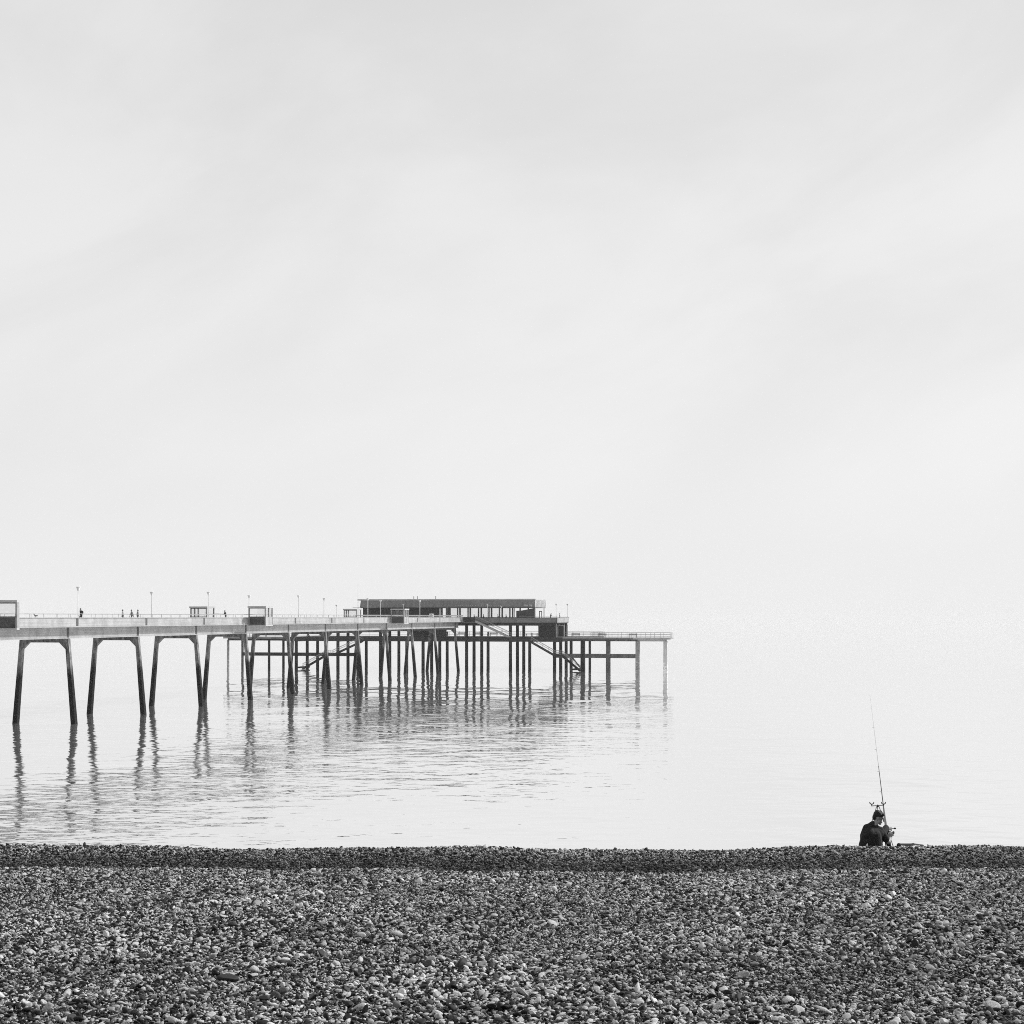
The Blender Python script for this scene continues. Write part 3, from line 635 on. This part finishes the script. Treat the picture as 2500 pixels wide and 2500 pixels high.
# ------------------------------------------------------------------ shelters built out over the side
def shelter(label, side, y0, depth=3.0, width=2.75, height=2.75):
    o = thing('shelter', label, 'shelter', 4.3 * side, y0, 11.15, 0, 'shelters of the pier')
    s = side; X = lambda a, b_: (min(s * a, s * b_), max(s * a, s * b_))
    w, d, h = width, depth, height + 0.2
    MB().box(*X(0, w), 0, d, 0.0, 0.16).build('floor_slab', 'pale_roof', o)
    MB().box(*X(0.18, w - 0.18), 0.05, 0.13, 0.165, 1.28).build('front_panel', 'dark_panel', o)
    MB().box(*X(0.18, w - 0.18), d - 0.13, d - 0.05, 0.165, 1.28).build('back_panel', 'dark_panel', o)
    MB().box(*X(w - 0.10, w - 0.04), 0.18, d - 0.18, 0.165, 1.25).build('side_panel', 'pale_concrete', o)
    MB().box(*X(0.02, w - 0.02), 0.02, 0.2, 1.285, 1.40).build('front_sill', 'dark_beam', o)
    MB().box(*X(w - 0.2, w - 0.02), 0.205, d - 0.02, 1.26, 1.35).build('side_sill', 'pale_roof', o)
    pm = MB().box(-0.09, 0.09, -0.09, 0.09, 0.165, h - 0.26).mesh('frame_post', 'grey_frame')
    for a in (0.09, w - 0.09):
        for y in (0.11, d / 2, d - 0.11):
            if a < 1 and y > 0.2 and (side > 0 or y == d / 2): continue
            link('frame_post', pm, o, (s * a, y, 0))
    rf = MB().box(*X(-0.08, w + 0.1), -0.1, d + 0.1, h - 0.25, h).build('roof', 'pale_roof', o)
    MB().box(*X(0.1, w - 0.1), 0.05, 0.15, h - 0.36, h - 0.255).build('roof_beam', 'timber_dark', rf)
    for (a0, a1, b0, b1) in ((w - 0.08, w - 0.065, 0.21, d / 2 - 0.1), (w - 0.08, w - 0.065, d / 2 + 0.1, d - 0.21)):
        MB().box(*X(a0, a1), b0, b1, 1.36, h - 0.27).build('pane', 'glass_pane', o)
    MB().box(*X(0.2, w - 0.2), 0.09, 0.105, 1.405, h - 0.37).build('pane', 'glass_pane', o)
    MB().box(*X(0.2, w - 0.2), d - 0.105, d - 0.09, 1.29, h - 0.27).build('pane', 'glass_pane', o)
    MB().box(*X(w - 0.75, w - 0.22), 0.25, d - 0.25, 0.62, 0.68).build('bench_seat', 'timber_dark', o)
    for y in (0.4, d - 0.5): MB().box(*X(w - 0.7, w - 0.3), y, y + 0.08, 0.165, 0.615).build('bench_leg', 'dark_panel', o)
    return o
s0 = shelter('shelter cut by the left edge of the picture', 1, on_x(41, 7.05), 0.55, 2.75, 2.9)
shelter('near-side shelter on the pier with its dark panel facing the shore', 1, on_x(605, 4.3) + 0.2)
shelter('far-side shelter left of the near one, behind the parapet', -1, on_x(519, -4.3) - 2.2)
shelter('smallest near-side shelter standing in front of the cafe wall', 1, on_x(953, 4.3) + 0.3)
shelter('distant far-side shelter at the left end of the cafe', -1, on_x(880, -4.3) - 2.4)

# lifebuoy on the walkway rail near the cafe
yb = on_x(1053, 4.1); lb = thing('lifebuoy', 'white lifebuoy hanging on the parapet in front of the cafe wall', 'lifebuoy', 4.1, yb, 12.75)
tor = MB(); nn, mm_ = 24, 10
for a in range(nn):
    for c in range(mm_):
        A, B = 2 * math.pi * a / nn, 2 * math.pi * c / mm_; r_ = 0.34 + 0.10 * math.cos(B); tor.v.append((r_ * math.cos(A), 0.10 * math.sin(B), r_ * math.sin(A)))
        tor.f.append((a * mm_ + c, a * mm_ + (c + 1) % mm_, ((a + 1) % nn) * mm_ + (c + 1) % mm_, ((a + 1) % nn) * mm_ + c))
tor.build('ring', 'white_paint', lb, True)
MB().box(-0.5, 0.5, 0.13, 0.17, -0.45, 0.45).build('back_board', 'white_paint', lb)

# benches and tables on the lower deck
def bench(label, px, y, rz=0.0):
    o = thing('deck_bench', label, 'bench', on_y(px, y), y, LD, rz, 'benches on the lower deck')
    for k in range(3): MB().box(-1.0, 1.0, -0.22 + k * 0.16, -0.09 + k * 0.16, 0.43, 0.47).build('seat_slat', 'timber_dark', o)
    for k in range(2): MB().box(-1.0, 1.0, 0.27, 0.31, 0.62 + k * 0.17, 0.74 + k * 0.17).build('back_slat', 'timber_dark', o)
    for x in (-0.85, 0.85):
        MB().box(x - 0.04, x + 0.04, -0.2, 0.26, 0.36, 0.425).box(x - 0.04, x + 0.04, -0.2, -0.12, 0, 0.36).box(x - 0.04, x + 0.04, 0.2, 0.265, 0, 0.95).build('leg_frame', 'rail_metal', o)
    return o
bench('slatted bench between the last trestle and the first head pile on the lower deck', 1126, 208.6); bench('slatted bench seen under the landing of the pale staircase', 1166, 208.6)
bench('slatted bench under the middle of the pale staircase', 1205, 209.0); bench('slatted bench on the right arm nearest the upper deck', 1405, 190.2); bench('slatted bench in the middle of the right arm', 1470, 190.2); bench('slatted bench toward the far end of the right arm', 1545, 190.2)
bench('slatted bench on the left arm of the lower deck', 640, 190.2)
def table(label, px, y):
    o = thing('picnic_table', label, 'table', on_y(px, y), y, LD, 0, 'picnic tables on the lower deck')
    for k in range(4): MB().box(-0.9, 0.9, -0.36 + k * 0.185, -0.19 + k * 0.185, 0.72, 0.76).build('top_board', 'timber_dark', o)
    for s in (-1, 1):
        MB().box(-0.9, 0.9, s * 0.72 - 0.12, s * 0.72 + 0.12, 0.43, 0.47).build('seat_board', 'timber_dark', o)
        for x in (-0.65, 0.65): MB().beam((x, s * 0.62, 0.0), (x, s * 0.2, 0.72), 0.08, 0.05).build('leg', 'timber_dark', o)
    for x in (-0.65, 0.65): MB().beam((x, -0.8, 0.4), (x, 0.8, 0.4), 0.05, 0.07).build('brace', 'timber_dark', o)
table('picnic table left of the store room under the upper deck', 1292, 199.0); table('picnic table beside the store room under the upper deck', 1305, 206.5)

# ------------------------------------------------------------------ people
def remesh(mb, name, mat, voxel, parent, smooth_iter=4):
    me_ = mb.mesh(name + '_raw'); o = bpy.data.objects.new('tmp', me_); COL.objects.link(o)
    r = o.modifiers.new('r', 'REMESH'); r.mode = 'VOXEL'; r.voxel_size = voxel; r.use_smooth_shade = True
    if smooth_iter: s = o.modifiers.new('s', 'SMOOTH'); s.iterations = smooth_iter; s.factor = 0.5
    dg = bpy.context.evaluated_depsgraph_get(); out = bpy.data.meshes.new_from_object(o.evaluated_get(dg)); bpy.data.objects.remove(o)
    out.name = name; out.materials.clear(); out.materials.append(MATS[mat]); out.polygons.foreach_set('use_smooth', [True] * len(out.polygons))
    return link(name, out, parent)
def rotz(a): return Matrix.Rotation(a, 3, 'Z')
def hand(mb, wrist, d, side_v, thumb, k=1.0):
    """palm, four bent fingers of unequal length, thumb from the side of the palm"""
    wrist, d, sv = Vector(wrist), Vector(d).normalized(), Vector(side_v).normalized(); nrm = d.cross(sv).normalized()
    for q in (-0.025, 0.0, 0.025): mb.capsule(wrist + d * 0.02 * k + sv * q * k, wrist + d * 0.085 * k + sv * q * 1.15 * k, 0.016 * k, 0.014 * k, 8, 3)
    for q, L in ((-0.034, 0.058), (-0.012, 0.072), (0.011, 0.078), (0.033, 0.068)):
        b0 = wrist + d * 0.09 * k + sv * q * k; b1 = b0 + (d * 0.8 + nrm * 0.55) * L * 0.55 * k; b2 = b1 + (d * 0.25 + nrm * 0.95) * L * 0.55 * k
        mb.capsule(b0, b1, 0.0092 * k, 0.0088 * k, 8, 3); mb.capsule(b1, b2, 0.0088 * k, 0.0078 * k, 8, 3)
    t0 = wrist + d * 0.035 * k + sv * 0.036 * thumb * k; t1 = t0 + (d * 0.7 + sv * 0.7 * thumb + nrm * 0.3) * 0.04 * k; t2 = t1 + (d * 0.8 + sv * 0.1 * thumb + nrm * 0.6) * 0.032 * k
    mb.capsule(t0, t1, 0.0125 * k, 0.011 * k, 8, 3); mb.capsule(t1, t2, 0.011 * k, 0.009 * k, 8, 3)
def headpart(mb, c, M, k=1.0):
    c = Vector(c); P_ = lambda x, y, z: c + M @ Vector((x * k, y * k, z * k))
    mb.ell(P_(0, -0.008, 0.025), (0.077 * k, 0.094 * k, 0.092 * k), M); mb.ell(P_(0, 0.018, -0.045), (0.058 * k, 0.066 * k, 0.068 * k), M)
    mb.capsule(P_(0, 0.062, -0.092), P_(0, 0.066, -0.095), 0.026 * k); mb.capsule(P_(0, 0.088, 0.012), P_(0, 0.112, -0.028), 0.010 * k, 0.015 * k, 8)
    mb.capsule(P_(-0.018, 0.088, -0.062), P_(0.018, 0.088, -0.062), 0.011 * k, None, 8); mb.capsule(P_(-0.035, 0.082, 0.026), P_(0.035, 0.082, 0.026), 0.014 * k, None, 8)
    for s in (-1, 1): mb.ell(P_(s * 0.080, -0.008, -0.012), (0.012 * k, 0.022 * k, 0.034 * k), M)
def person(label, x, y, z, rz, pose='stand', top='dark_cloth', legs_='dark_cloth', hairm='hair', h=1.74, group='people on the pier', bag=False):
    o = thing('person', label, 'person', x, y, z, rz, group); k = h / 1.75
    if pose == 'sit':
        z0 = -0.47; kn = lambda s: (s * 0.11, 0.42, 0.48); an = lambda s: (s * 0.11, 0.44, 0.08); hip = lambda s: (s * 0.09, 0.0, 0.50); torso_dz, lean = -0.42, 0.06
    elif pose == 'walk':
        kn = lambda s: (s * 0.09, 0.10 + 0.10 * s, 0.50); an = lambda s: (s * 0.09, 0.02 + 0.27 * s, 0.09); hip = lambda s: (s * 0.09, 0, 0.92); torso_dz, lean = 0.0, 0.06
    else:
        kn = lambda s: (s * 0.10, 0.02, 0.50); an = lambda s: (s * 0.11, -0.02 + 0.04 * s, 0.08); hip = lambda s: (s * 0.09, 0, 0.92); torso_dz, lean = 0.0, 0.20 if pose == 'lean' else 0.02
    T = lambda x_, y_, z_: ((x_) * k, (y_ + lean * max(0, z_ - 0.95)) * k, (z_ + torso_dz) * k)
    J = lambda p_: (p_[0] * k, p_[1] * k, p_[2] * k)
    if pose == 'lean': el = lambda s: T(s * 0.25, 0.12, 1.16); wr = lambda s: T(s * 0.17, 0.34, 1.12)
    elif pose == 'sit': el = lambda s: T(s * 0.24, 0.03, 1.14); wr = lambda s: T(s * 0.15, 0.26, 1.02)
    else: el = lambda s: T(s * 0.25, (-0.10 * s if pose == 'walk' else -0.02), 1.14); wr = lambda s: T(s * 0.25, (0.04 - 0.18 * s if pose == 'walk' else 0.08), 0.89)
    body = MB(); hc = T(0, 0.03, 1.635); headpart(body, hc, Matrix.Identity(3), k)
    body.capsule(T(0, 0, 1.40), T(0, 0.012, 1.56), 0.058 * k, 0.05 * k); body.ell(T(0, 0, 1.28), (0.155 * k, 0.10 * k, 0.17 * k)); body.capsule(T(0, 0, 0.98), T(0, 0, 1.2), 0.12 * k, 0.115 * k)
    cl = MB(); cl.ell(T(0, 0, 1.27), (0.185 * k, 0.125 * k, 0.20 * k)); cl.capsule(T(0, 0, 0.97), T(0, 0, 1.22), 0.15 * k, 0.145 * k); cl.capsule(T(-0.15, 0, 1.40), T(0.15, 0, 1.40), 0.075 * k)
    tr_ = MB(); tr_.ell(T(0, -0.01, 0.94), (0.165 * k, 0.135 * k, 0.11 * k)); sh = MB()
    for s in (-1, 1):
        S_ = T(s * 0.185, 0, 1.405)
        body.capsule(S_, el(s), 0.045 * k, 0.036 * k); body.capsule(el(s), wr(s), 0.037 * k, 0.026 * k)
        cl.capsule(S_, el(s), 0.068 * k, 0.054 * k); w_ = Vector(el(s)).lerp(Vector(wr(s)), 0.92); cl.capsule(el(s), w_, 0.054 * k, 0.042 * k)
        d_ = Vector(wr(s)) - Vector(el(s)); hand(body, wr(s), d_, (0, 1, 0) if abs(d_.normalized().y) < 0.8 else (1, 0, 0), 1, k)
        body.capsule(J(hip(s)), J(kn(s)), 0.07 * k, 0.05 * k); body.capsule(J(kn(s)), J(an(s)), 0.05 * k, 0.035 * k)
        tr_.capsule(J(hip(s)), J(kn(s)), 0.098 * k, 0.072 * k); tr_.capsule(J(kn(s)), J(an(s)), 0.072 * k, 0.058 * k)
        a_ = Vector(J(an(s))); sh.capsule(a_ + Vector((0, -0.03, -0.035)) * k, a_ + Vector((0, 0.15, -0.045)) * k, 0.042 * k, 0.036 * k)
        body.capsule(a_, a_ + Vector((0, 0.12, -0.04)) * k, 0.03 * k, 0.025 * k)
    remesh(body, 'body', 'skin', 0.0105, o); remesh(cl, 'jacket', top, 0.016, o); remesh(tr_, 'trousers', legs_, 0.016, o); remesh(sh, 'shoes', 'black_cloth', 0.014, o)
    hm = MB(); hm.ell(Vector(hc) + Vector((0, -0.020, 0.046)) * k, (0.087 * k, 0.094 * k, 0.088 * k)); hm.ell(Vector(hc) + Vector((0, -0.06, -0.02)) * k, (0.07 * k, 0.05 * k, 0.07 * k)); remesh(hm, 'hair', hairm, 0.012, o)
    if bag:
        b2 = MB(); b2.ell(T(0.0, -0.20, 1.24), (0.15 * k, 0.10 * k, 0.21 * k)); remesh(b2, 'backpack', 'black_cloth', 0.018, o)
        b3 = MB(); b3.ell(T(0.05, -0.32, 1.14), (0.04, 0.03, 0.05)); b3.build('water_bottle', 'white_paint', o, True)
    return o
DZ = 11.785
person('person in dark clothes with a backpack walking beside the tallest lamp post', 3.2, on_x(198, 3.2), DZ, math.radians(150), 'walk', 'black_cloth', 'dark_cloth', 'pale_cloth', 1.76, bag=True)
for px, lb, tp, ps, a in ((300, 'pale-clothed person standing alone at the left of the three strollers', 'pale_cloth', 'stand', 100), (322, 'middle one of the three strollers on the far side', 'mid_cloth', 'walk', 100), (336, 'right-hand one of the three strollers on the far side', 'mid_cloth', 'stand', -80)):
    person(lb, -3.2, on_x(px, -3.2), DZ, math.radians(a), ps, tp, 'mid_cloth', 'mid_cloth', 1.70)
pf = person('person leaning over the far rail holding a fishing rod', -3.55, on_x(551, -3.55), DZ, math.radians(85), 'lean', 'dark_cloth', 'dark_cloth', 'hair', 1.74)
rd = thing('fishing_rod', 'thin fishing rod held out level over the far rail of the pier', 'fishing rod', -3.85, on_x(549, -3.85), 12.86, math.radians(0))
MB().tube((0.1, 0.0, 0.05), (-3.6, 0.4, 0.32), 0.022, 0.008, 6).build('blank', 'rod_blank', rd); MB().capsule((0.1, 0, 0.05), (-0.3, 0.04, 0.08), 0.03).build('grip', 'black_cloth', rd); MB().capsule((-0.15, 0, 0.0), (-0.15, 0.06, 0.0), 0.05).build('reel', 'black_gloss', rd)
for px, y, lb, tp, ps in ((1344, 189.5, 'hooded person leaning on the upper deck rail right of the cafe', 'mid_cloth', 'lean'), (1366, 198.5, 'slim person standing between the two lamp posts at the upper deck corner', 'pale_cloth', 'stand')):
    person(lb, min(on_y(px, y), UXR - 0.5), y, 11.7, math.radians(-100), ps, tp, tp, tp, 1.68)
for px, y, lb in ((1158, 190.4, 'seated cafe guest behind the second clear window'), (1181, 190.4, 'seated cafe guest bending over behind the third clear window'), (1216, 190.4, 'seated cafe guest left of a window post'), (1236, 190.4, 'seated cafe guest behind the rightmost clear window')):
    person(lb, on_y(px, y), y, 11.79, math.radians(90), 'sit', 'dark_cloth', 'dark_cloth', 'hair', 1.72, 'cafe guests at the windows')
    xx = on_y(px, y); ch = thing('cafe_stool', 'dark stool under the ' + lb, 'stool', xx, y, 11.76, 0, 'cafe stools at the windows')
    MB().tube((0, 0, 0.40), (0, 0, 0.435), 0.19, n=14).build('seat', 'timber_dark', ch); MB().tube((0, 0, 0.02), (0, 0, 0.40), 0.03, n=8).build('stem', 'rail_metal', ch); MB().tube((0, 0, 0), (0, 0, 0.02), 0.17, n=14).build('base', 'rail_metal', ch)
person('person sitting on the lower deck seen through an opening of the trestles', on_y(753, 189.5), 189.5, LD, math.radians(160), 'sit', 'black_cloth', 'dark_cloth', 'hair', 1.74, 'people on the lower deck')
bs = thing('crate_seat', 'low dark crate under the person on the lower deck', 'crate', on_y(753, 189.5), 189.5, LD, math.radians(160)); 
for k in range(3): MB().box(-0.22, 0.22, -0.22, 0.22, 0.0 + k * 0.14, 0.12 + k * 0.14).build('crate_slat', 'timber_dark', bs)
for px in (1092, 1192):
    y = 208; o = person('person sitting low near the back rail, %s' % ('between two trestles' if px < 1100 else 'below the pale staircase'), on_y(px, y), y, LD, math.radians(180), 'sit', 'black_cloth', 'dark_cloth', 'hair', 1.7, 'people on the lower deck')
    bs = thing('crate_seat', 'low dark crate under the person %s' % ('between two trestles' if px < 1100 else 'below the pale staircase'), 'crate', on_y(px, y), y, LD)
    for k in range(3): MB().box(-0.22, 0.22, -0.22, 0.22, 0.0 + k * 0.14, 0.12 + k * 0.14).build('crate_slat', 'timber_dark', bs)
# gull perched on the coping
yg = on_x(87, 4.19); gu = thing('gull', 'small grey gull perched on the parapet left of the walker', 'gull', 4.19, yg, 12.43, math.radians(90))
gb = MB(); gb.ell((0, 0, 0.19), (0.085, 0.19, 0.085)); gb.capsule((0, 0.12, 0.24), (0, 0.17, 0.33), 0.05, 0.042); gb.ell((0, 0.19, 0.35), (0.048, 0.06, 0.05)); gb.capsule((0, -0.15, 0.18), (0, -0.32, 0.15), 0.045, 0.015)
remesh(gb, 'body', 'gull_feather', 0.012, gu); MB().tube((0, 0.23, 0.345), (0, 0.30, 0.33), 0.016, 0.004, 6).build('beak', 'grey_frame', gu)
for s in (-1, 1):
    MB().tube((s * 0.035, 0.01, 0.0), (s * 0.035, 0.0, 0.13), 0.009, n=6).build('leg', 'grey_frame', gu); MB().ell((s * 0.075, -0.06, 0.2), (0.02, 0.20, 0.06)).build('wing', 'gull_feather', gu, True)

# ------------------------------------------------------------------ angler on the beach
def bpt(px, py, Y): return Vector(((px - 1250) / F * Y, Y, CAMZ - (py - HZ) / F * Y))
AY = 29.75; ax0 = (2125 - 1250) / F * AY; az0 = float(beach_z(ax0, AY)) + 0.02
ang = link('person', None, None, (ax0, AY, az0)); tag(ang, 'person in black short-sleeved top sitting on the shingle crest beside a fishing rod, back turned', 'person')
def A(px, py, dy=0.0): q = bpt(px, py, AY + dy); return q - Vector((ax0, AY, az0))
hd = A(2144.5, 1996, 0.10); Mh = Matrix.Rotation(math.radians(-100), 3, 'Z') @ Matrix.Rotation(math.radians(-20), 3, 'X')
shL, shR, nk = A(2116, 2021, 0.02), A(2148.5, 2027, 0.06), A(2131, 2012, 0.05)
elR, wrR = A(2168, 2056, 0.10), A(2173.5, 2046, 0.33)
elL, wrL = A(2106, 2050, 0.22), A(2166, 2042, 0.46)
hpL, hpR = Vector((-0.11, 0.03, 0.10)), Vector((0.11, 0.03, 0.10)); knR, knL = A(2163, 2021, 0.46), A(2130, 2034, 0.46); anR, anL = A(2170, 2076, 0.72), A(2136, 2079, 0.76)
body = MB(); headpart(body, hd, Mh, 1.04)
body.capsule(nk - Vector((0, 0, 0.04)), hd - Vector((0.01, 0.015, 0.05)), 0.062, 0.055)
body.capsule((0, 0.03, 0.14), (0.02, 0.02, 0.36), 0.09, 0.09); body.capsule(shL, shR, 0.05); body.capsule((0.02, 0.03, 0.34), nk, 0.06, 0.05)
for (S_, E_, W_, sg) in ((shL, elL, wrL, 1), (shR, elR, wrR, -1)):
    body.capsule(S_, E_, 0.046, 0.042); body.capsule(E_, W_, 0.045, 0.029, 14, 4)
hand(body, wrR, (0.05, 0.35, 0.5), (0.9, -0.2, 0.1), -1, 1.05); hand(body, wrL, (0.6, 0.15, 0.25), (0, 0.3, 0.9), 1, 1.05)
for H_, K_, N_ in ((hpL, knL, anL), (hpR, knR, anR)): body.capsule(H_, K_, 0.075, 0.045); body.capsule(K_, N_, 0.045, 0.04)
remesh(body, 'body', 'skin', 0.006, ang, 3)
shirt = MB(); shirt.capsule(Vector((-0.075, -0.02, 0.08)), Vector((-0.03, -0.03, 0.29)), 0.155, 0.145); shirt.capsule(Vector((0.09, -0.01, 0.08)), Vector((0.075, -0.02, 0.28)), 0.15, 0.13)
shirt.capsule(shL - Vector((-0.03, 0.01, 0.08)), shR - Vector((0.04, 0.01, 0.06)), 0.12, 0.115); shirt.capsule(shL, shR, 0.070, 0.066); shirt.capsule(nk - Vector((0.01, 0.0, 0.02)), shL, 0.062, 0.070); shirt.capsule(nk - Vector((0, 0.0, 0.025)), shR, 0.060, 0.066)
shirt.capsule(shL, A(2110, 2040, 0.06), 0.074, 0.082); shirt.capsule(A(2110, 2040, 0.06), A(2113, 2064, 0.06), 0.082, 0.10); shirt.capsule(shR, elR.lerp(shR, 0.30), 0.075, 0.076); shirt.capsule(nk - Vector((0.02, 0.0, 0.02)), nk + Vector((0.005, 0.01, 0.004)), 0.070, 0.060)
for k in range(5):       # folds across the back
    zz = 0.06 + k * 0.055; shirt.capsule((-0.15 + 0.03 * (k % 2), -0.125, zz), (0.02 + 0.04 * (k % 3), -0.140, zz + 0.05), 0.019, 0.014, 8, 3)
remesh(shirt, 'top', 'black_cloth', 0.010, ang, 5)
tro = MB(); tro.ell((0, 0.04, 0.09), (0.22, 0.17, 0.12))
for H_, K_, N_ in ((hpL, knL, anL), (hpR, knR, anR)): tro.capsule(H_, K_, 0.105, 0.062); tro.capsule(K_, N_, 0.062, 0.058)
remesh(tro, 'trousers', 'black_cloth', 0.012, ang)
shoe = MB()
for N_ in (anL, anR): shoe.capsule(N_ + Vector((0, -0.03, -0.02)), N_ + Vector((0.03, 0.17, -0.07)), 0.05, 0.04)
remesh(shoe, 'shoes', 'black_gloss', 0.012, ang)
hr = MB(); hM = lambda x, y, z: hd + Mh @ Vector((x, y, z))
hr.ell(hM(0, -0.016, 0.050), (0.090, 0.100, 0.088), Mh); hr.ell(hM(0, -0.062, -0.005), (0.074, 0.052, 0.075), Mh); hr.capsule(hM(-0.05, 0.066, 0.088), hM(0.05, 0.066, 0.088), 0.024)
for k in range(26):
    a = random.uniform(0, 6.28); e = random.uniform(0.2, 1.4); q = hM(0.085 * math.cos(a) * math.cos(e), -0.016 + 0.095 * math.sin(a) * math.cos(e), 0.05 + 0.085 * math.sin(e)); hr.capsule(q, q + Vector((random.uniform(-.015, .015), random.uniform(-.015, .015), 0.012)), 0.012, 0.006, 6, 2)
remesh(hr, 'hair', 'hair', 0.007, ang, 2)
for s in (-1, 1): MB().ell(hM(s * 0.033, 0.079, 0.004), (0.013, 0.008, 0.008), Mh).build('eye', 'black_gloss', ang, True)
# tripod rod rest
TY = 31.1; ap = bpt(2143, 1967, TY); tb = float(beach_z(ap.x, TY))
tri = link('rod_rest', None, None, (ap.x, TY, tb)); tag(tri, 'slim three-legged rod rest with two cups standing behind the seated person', 'rod rest')
h = ap.z - tb; TP = lambda px, py, dy: bpt(px, py, TY + dy) - Vector((ap.x, TY, tb))
for dx, dy in ((-0.36, -0.10), (0.36, -0.12), (0.02, 0.45)):
    gz = float(beach_z(ap.x + dx, TY + dy)) - tb; MB().tube((dx, dy, gz - 0.03), (dx * 0.05, dy * 0.05, h), 0.010, 0.008, 8).build('leg', 'rail_metal', tri, True)
MB().capsule((0, 0, h - 0.015), (0, 0, h + 0.008), 0.017, 0.015).build('hub', 'black_gloss', tri, True)
MB().tube((-0.13, 0, h - 0.005), (0.115, 0, h + 0.01), 0.009, n=8).build('cross_bar', 'rail_metal', tri, True)
for x in (-0.12, 0.115):
    cup = MB()
    for k in range(8):
        a0, a1 = math.pi * (1 + k / 8), math.pi * (1 + (k + 1) / 8); cup.capsule((x + 0.04 * math.cos(a0), 0, h + 0.065 + 0.035 * math.sin(a0)), (x + 0.04 * math.cos(a1), 0, h + 0.065 + 0.035 * math.sin(a1)), 0.010, None, 8, 2)
    cup.tube((x, 0, h), (x, 0, h + 0.035), 0.010, n=6); cup.build('rod_cup', 'black_gloss', tri, True)
# rod standing in the rest
r0, r1, r2 = bpt(2169, 2062, TY - 0.25), bpt(2156.5, 1966, TY + 0.03), bpt(2124, 1697, TY + 0.85)
rod = link('fishing_rod', None, None, tuple(r0)); tag(rod, 'long thin fishing rod leaning in the rest above the seated person', 'fishing rod')
q1, q2 = r1 - r0, r2 - r0; qr = q1 * 0.42
bl = MB(); pts = [Vector((0, 0, 0)), q1, q1 + (q2 - q1) * 0.35, q1 + (q2 - q1) * 0.7, q2]; rr = [0.014, 0.010, 0.006, 0.0035, 0.0018]
for a in range(2): bl.tube(pts[a], pts[a + 1], rr[a], rr[a + 1], 8)
bl.build('blank', 'rod_blank', rod, True)
MB().tube(pts[2], pts[3], rr[2] * 0.95, rr[3], 8).tube(pts[3], pts[4], rr[3], rr[4], 8).build('tip_section', 'lamp_paint', rod, True)
MB().tube(qr * 1.15, q1 * 0.98, 0.026, 0.013, 10).build('fore_grip', 'rail_metal', rod, True); MB().capsule(qr * 0.05, qr * 0.8, 0.021, 0.019).build('butt_grip', 'black_cloth', rod, True)
rl = MB(); rl.tube(qr + Vector((0.03, -0.06, 0)), qr + Vector((0.09, -0.06, 0.0)), 0.036, n=14); rl.tube(qr + Vector((0.0, -0.03, 0)), qr + Vector((0.06, -0.06, 0)), 0.014); reel = rl.build('reel', 'white_paint', rod)
MB().tube(qr + Vector((0.09, -0.06, 0)), qr + Vector((0.155, -0.06, 0.0)), 0.007, n=6).capsule(qr + Vector((0.150, -0.06, 0)), qr + Vector((0.165, -0.06, 0)), 0.017).build('reel_handle', 'black_gloss', reel, True)
for f in (0.12, 0.3, 0.5, 0.7, 0.88, 1.0):
    c = q1 + (q2 - q1) * f; g_ = MB()
    for k in range(10):
        a0, a1 = 2 * math.pi * k / 10, 2 * math.pi * (k + 1) / 10; rg = 0.022 * (1.2 - f * 0.7); g_.capsule(c + Vector((-rg + rg * math.cos(a0), rg * math.sin(a0), 0)), c + Vector((-rg + rg * math.cos(a1), rg * math.sin(a1), 0)), 0.003, None, 6, 2)
    g_.build('line_guide', 'lamp_paint', rod)
# tackle bag
BY = 29.35; b0 = bpt(2192, 2060, BY); b1 = bpt(2240, 2061, BY); bg = float(beach_z((b0.x + b1.x) / 2, BY))
tbag = link('tackle_bag', None, None, ((b0.x + b1.x) / 2, BY, bg)); tag(tbag, 'flat black tackle bag lying on the crest right of the seated person', 'bag')
wd = (b1.x - b0.x) / 2; hh = b0.z - bg; bb = MB()
for x in (-wd + 0.05, wd - 0.05): bb.capsule((x, -0.09, 0.05), (x, -0.09, hh - 0.045), 0.045).capsule((x, 0.12, 0.05), (x, 0.12, hh - 0.045), 0.045)
bb.box(-wd + 0.04, wd - 0.04, -0.12, 0.15, 0.01, hh - 0.012); bb.capsule((-wd + 0.03, 0, hh - 0.03), (wd - 0.03, 0, hh - 0.034), 0.03)
remesh(bb, 'body', 'black_cloth', 0.010, tbag); MB().capsule((wd * 0.75, 0.02, hh - 0.03), (wd + 0.10, 0.03, hh - 0.05), 0.034).build('rolled_flap', 'mid_cloth', tbag, True)
MB().tube((-0.10, 0.0, hh - 0.005), (0.10, 0.0, hh - 0.005), 0.010).build('carry_strap', 'black_gloss', tbag)

# ------------------------------------------------------------------ sea haze
HR = R + 300
hz = MB().box(-HR, HR, -400, HR, -4.2, 21.8).build('haze', None); struct(hz, 'stuff'); hz['label'] = 'pale sea haze'
hm_ = bpy.data.materials.new('haze'); hm_.use_nodes = True; t = hm_.node_tree; t.nodes.clear()
o_ = t.nodes.new('ShaderNodeOutputMaterial'); pv = t.nodes.new('ShaderNodeVolumePrincipled'); pv.inputs['Color'].default_value = (0.71, 0.71, 0.71, 1); pv.inputs['Density'].default_value = 0.00013
t.links.new(pv.outputs[0], o_.inputs['Volume']); hz.data.materials.append(hm_)
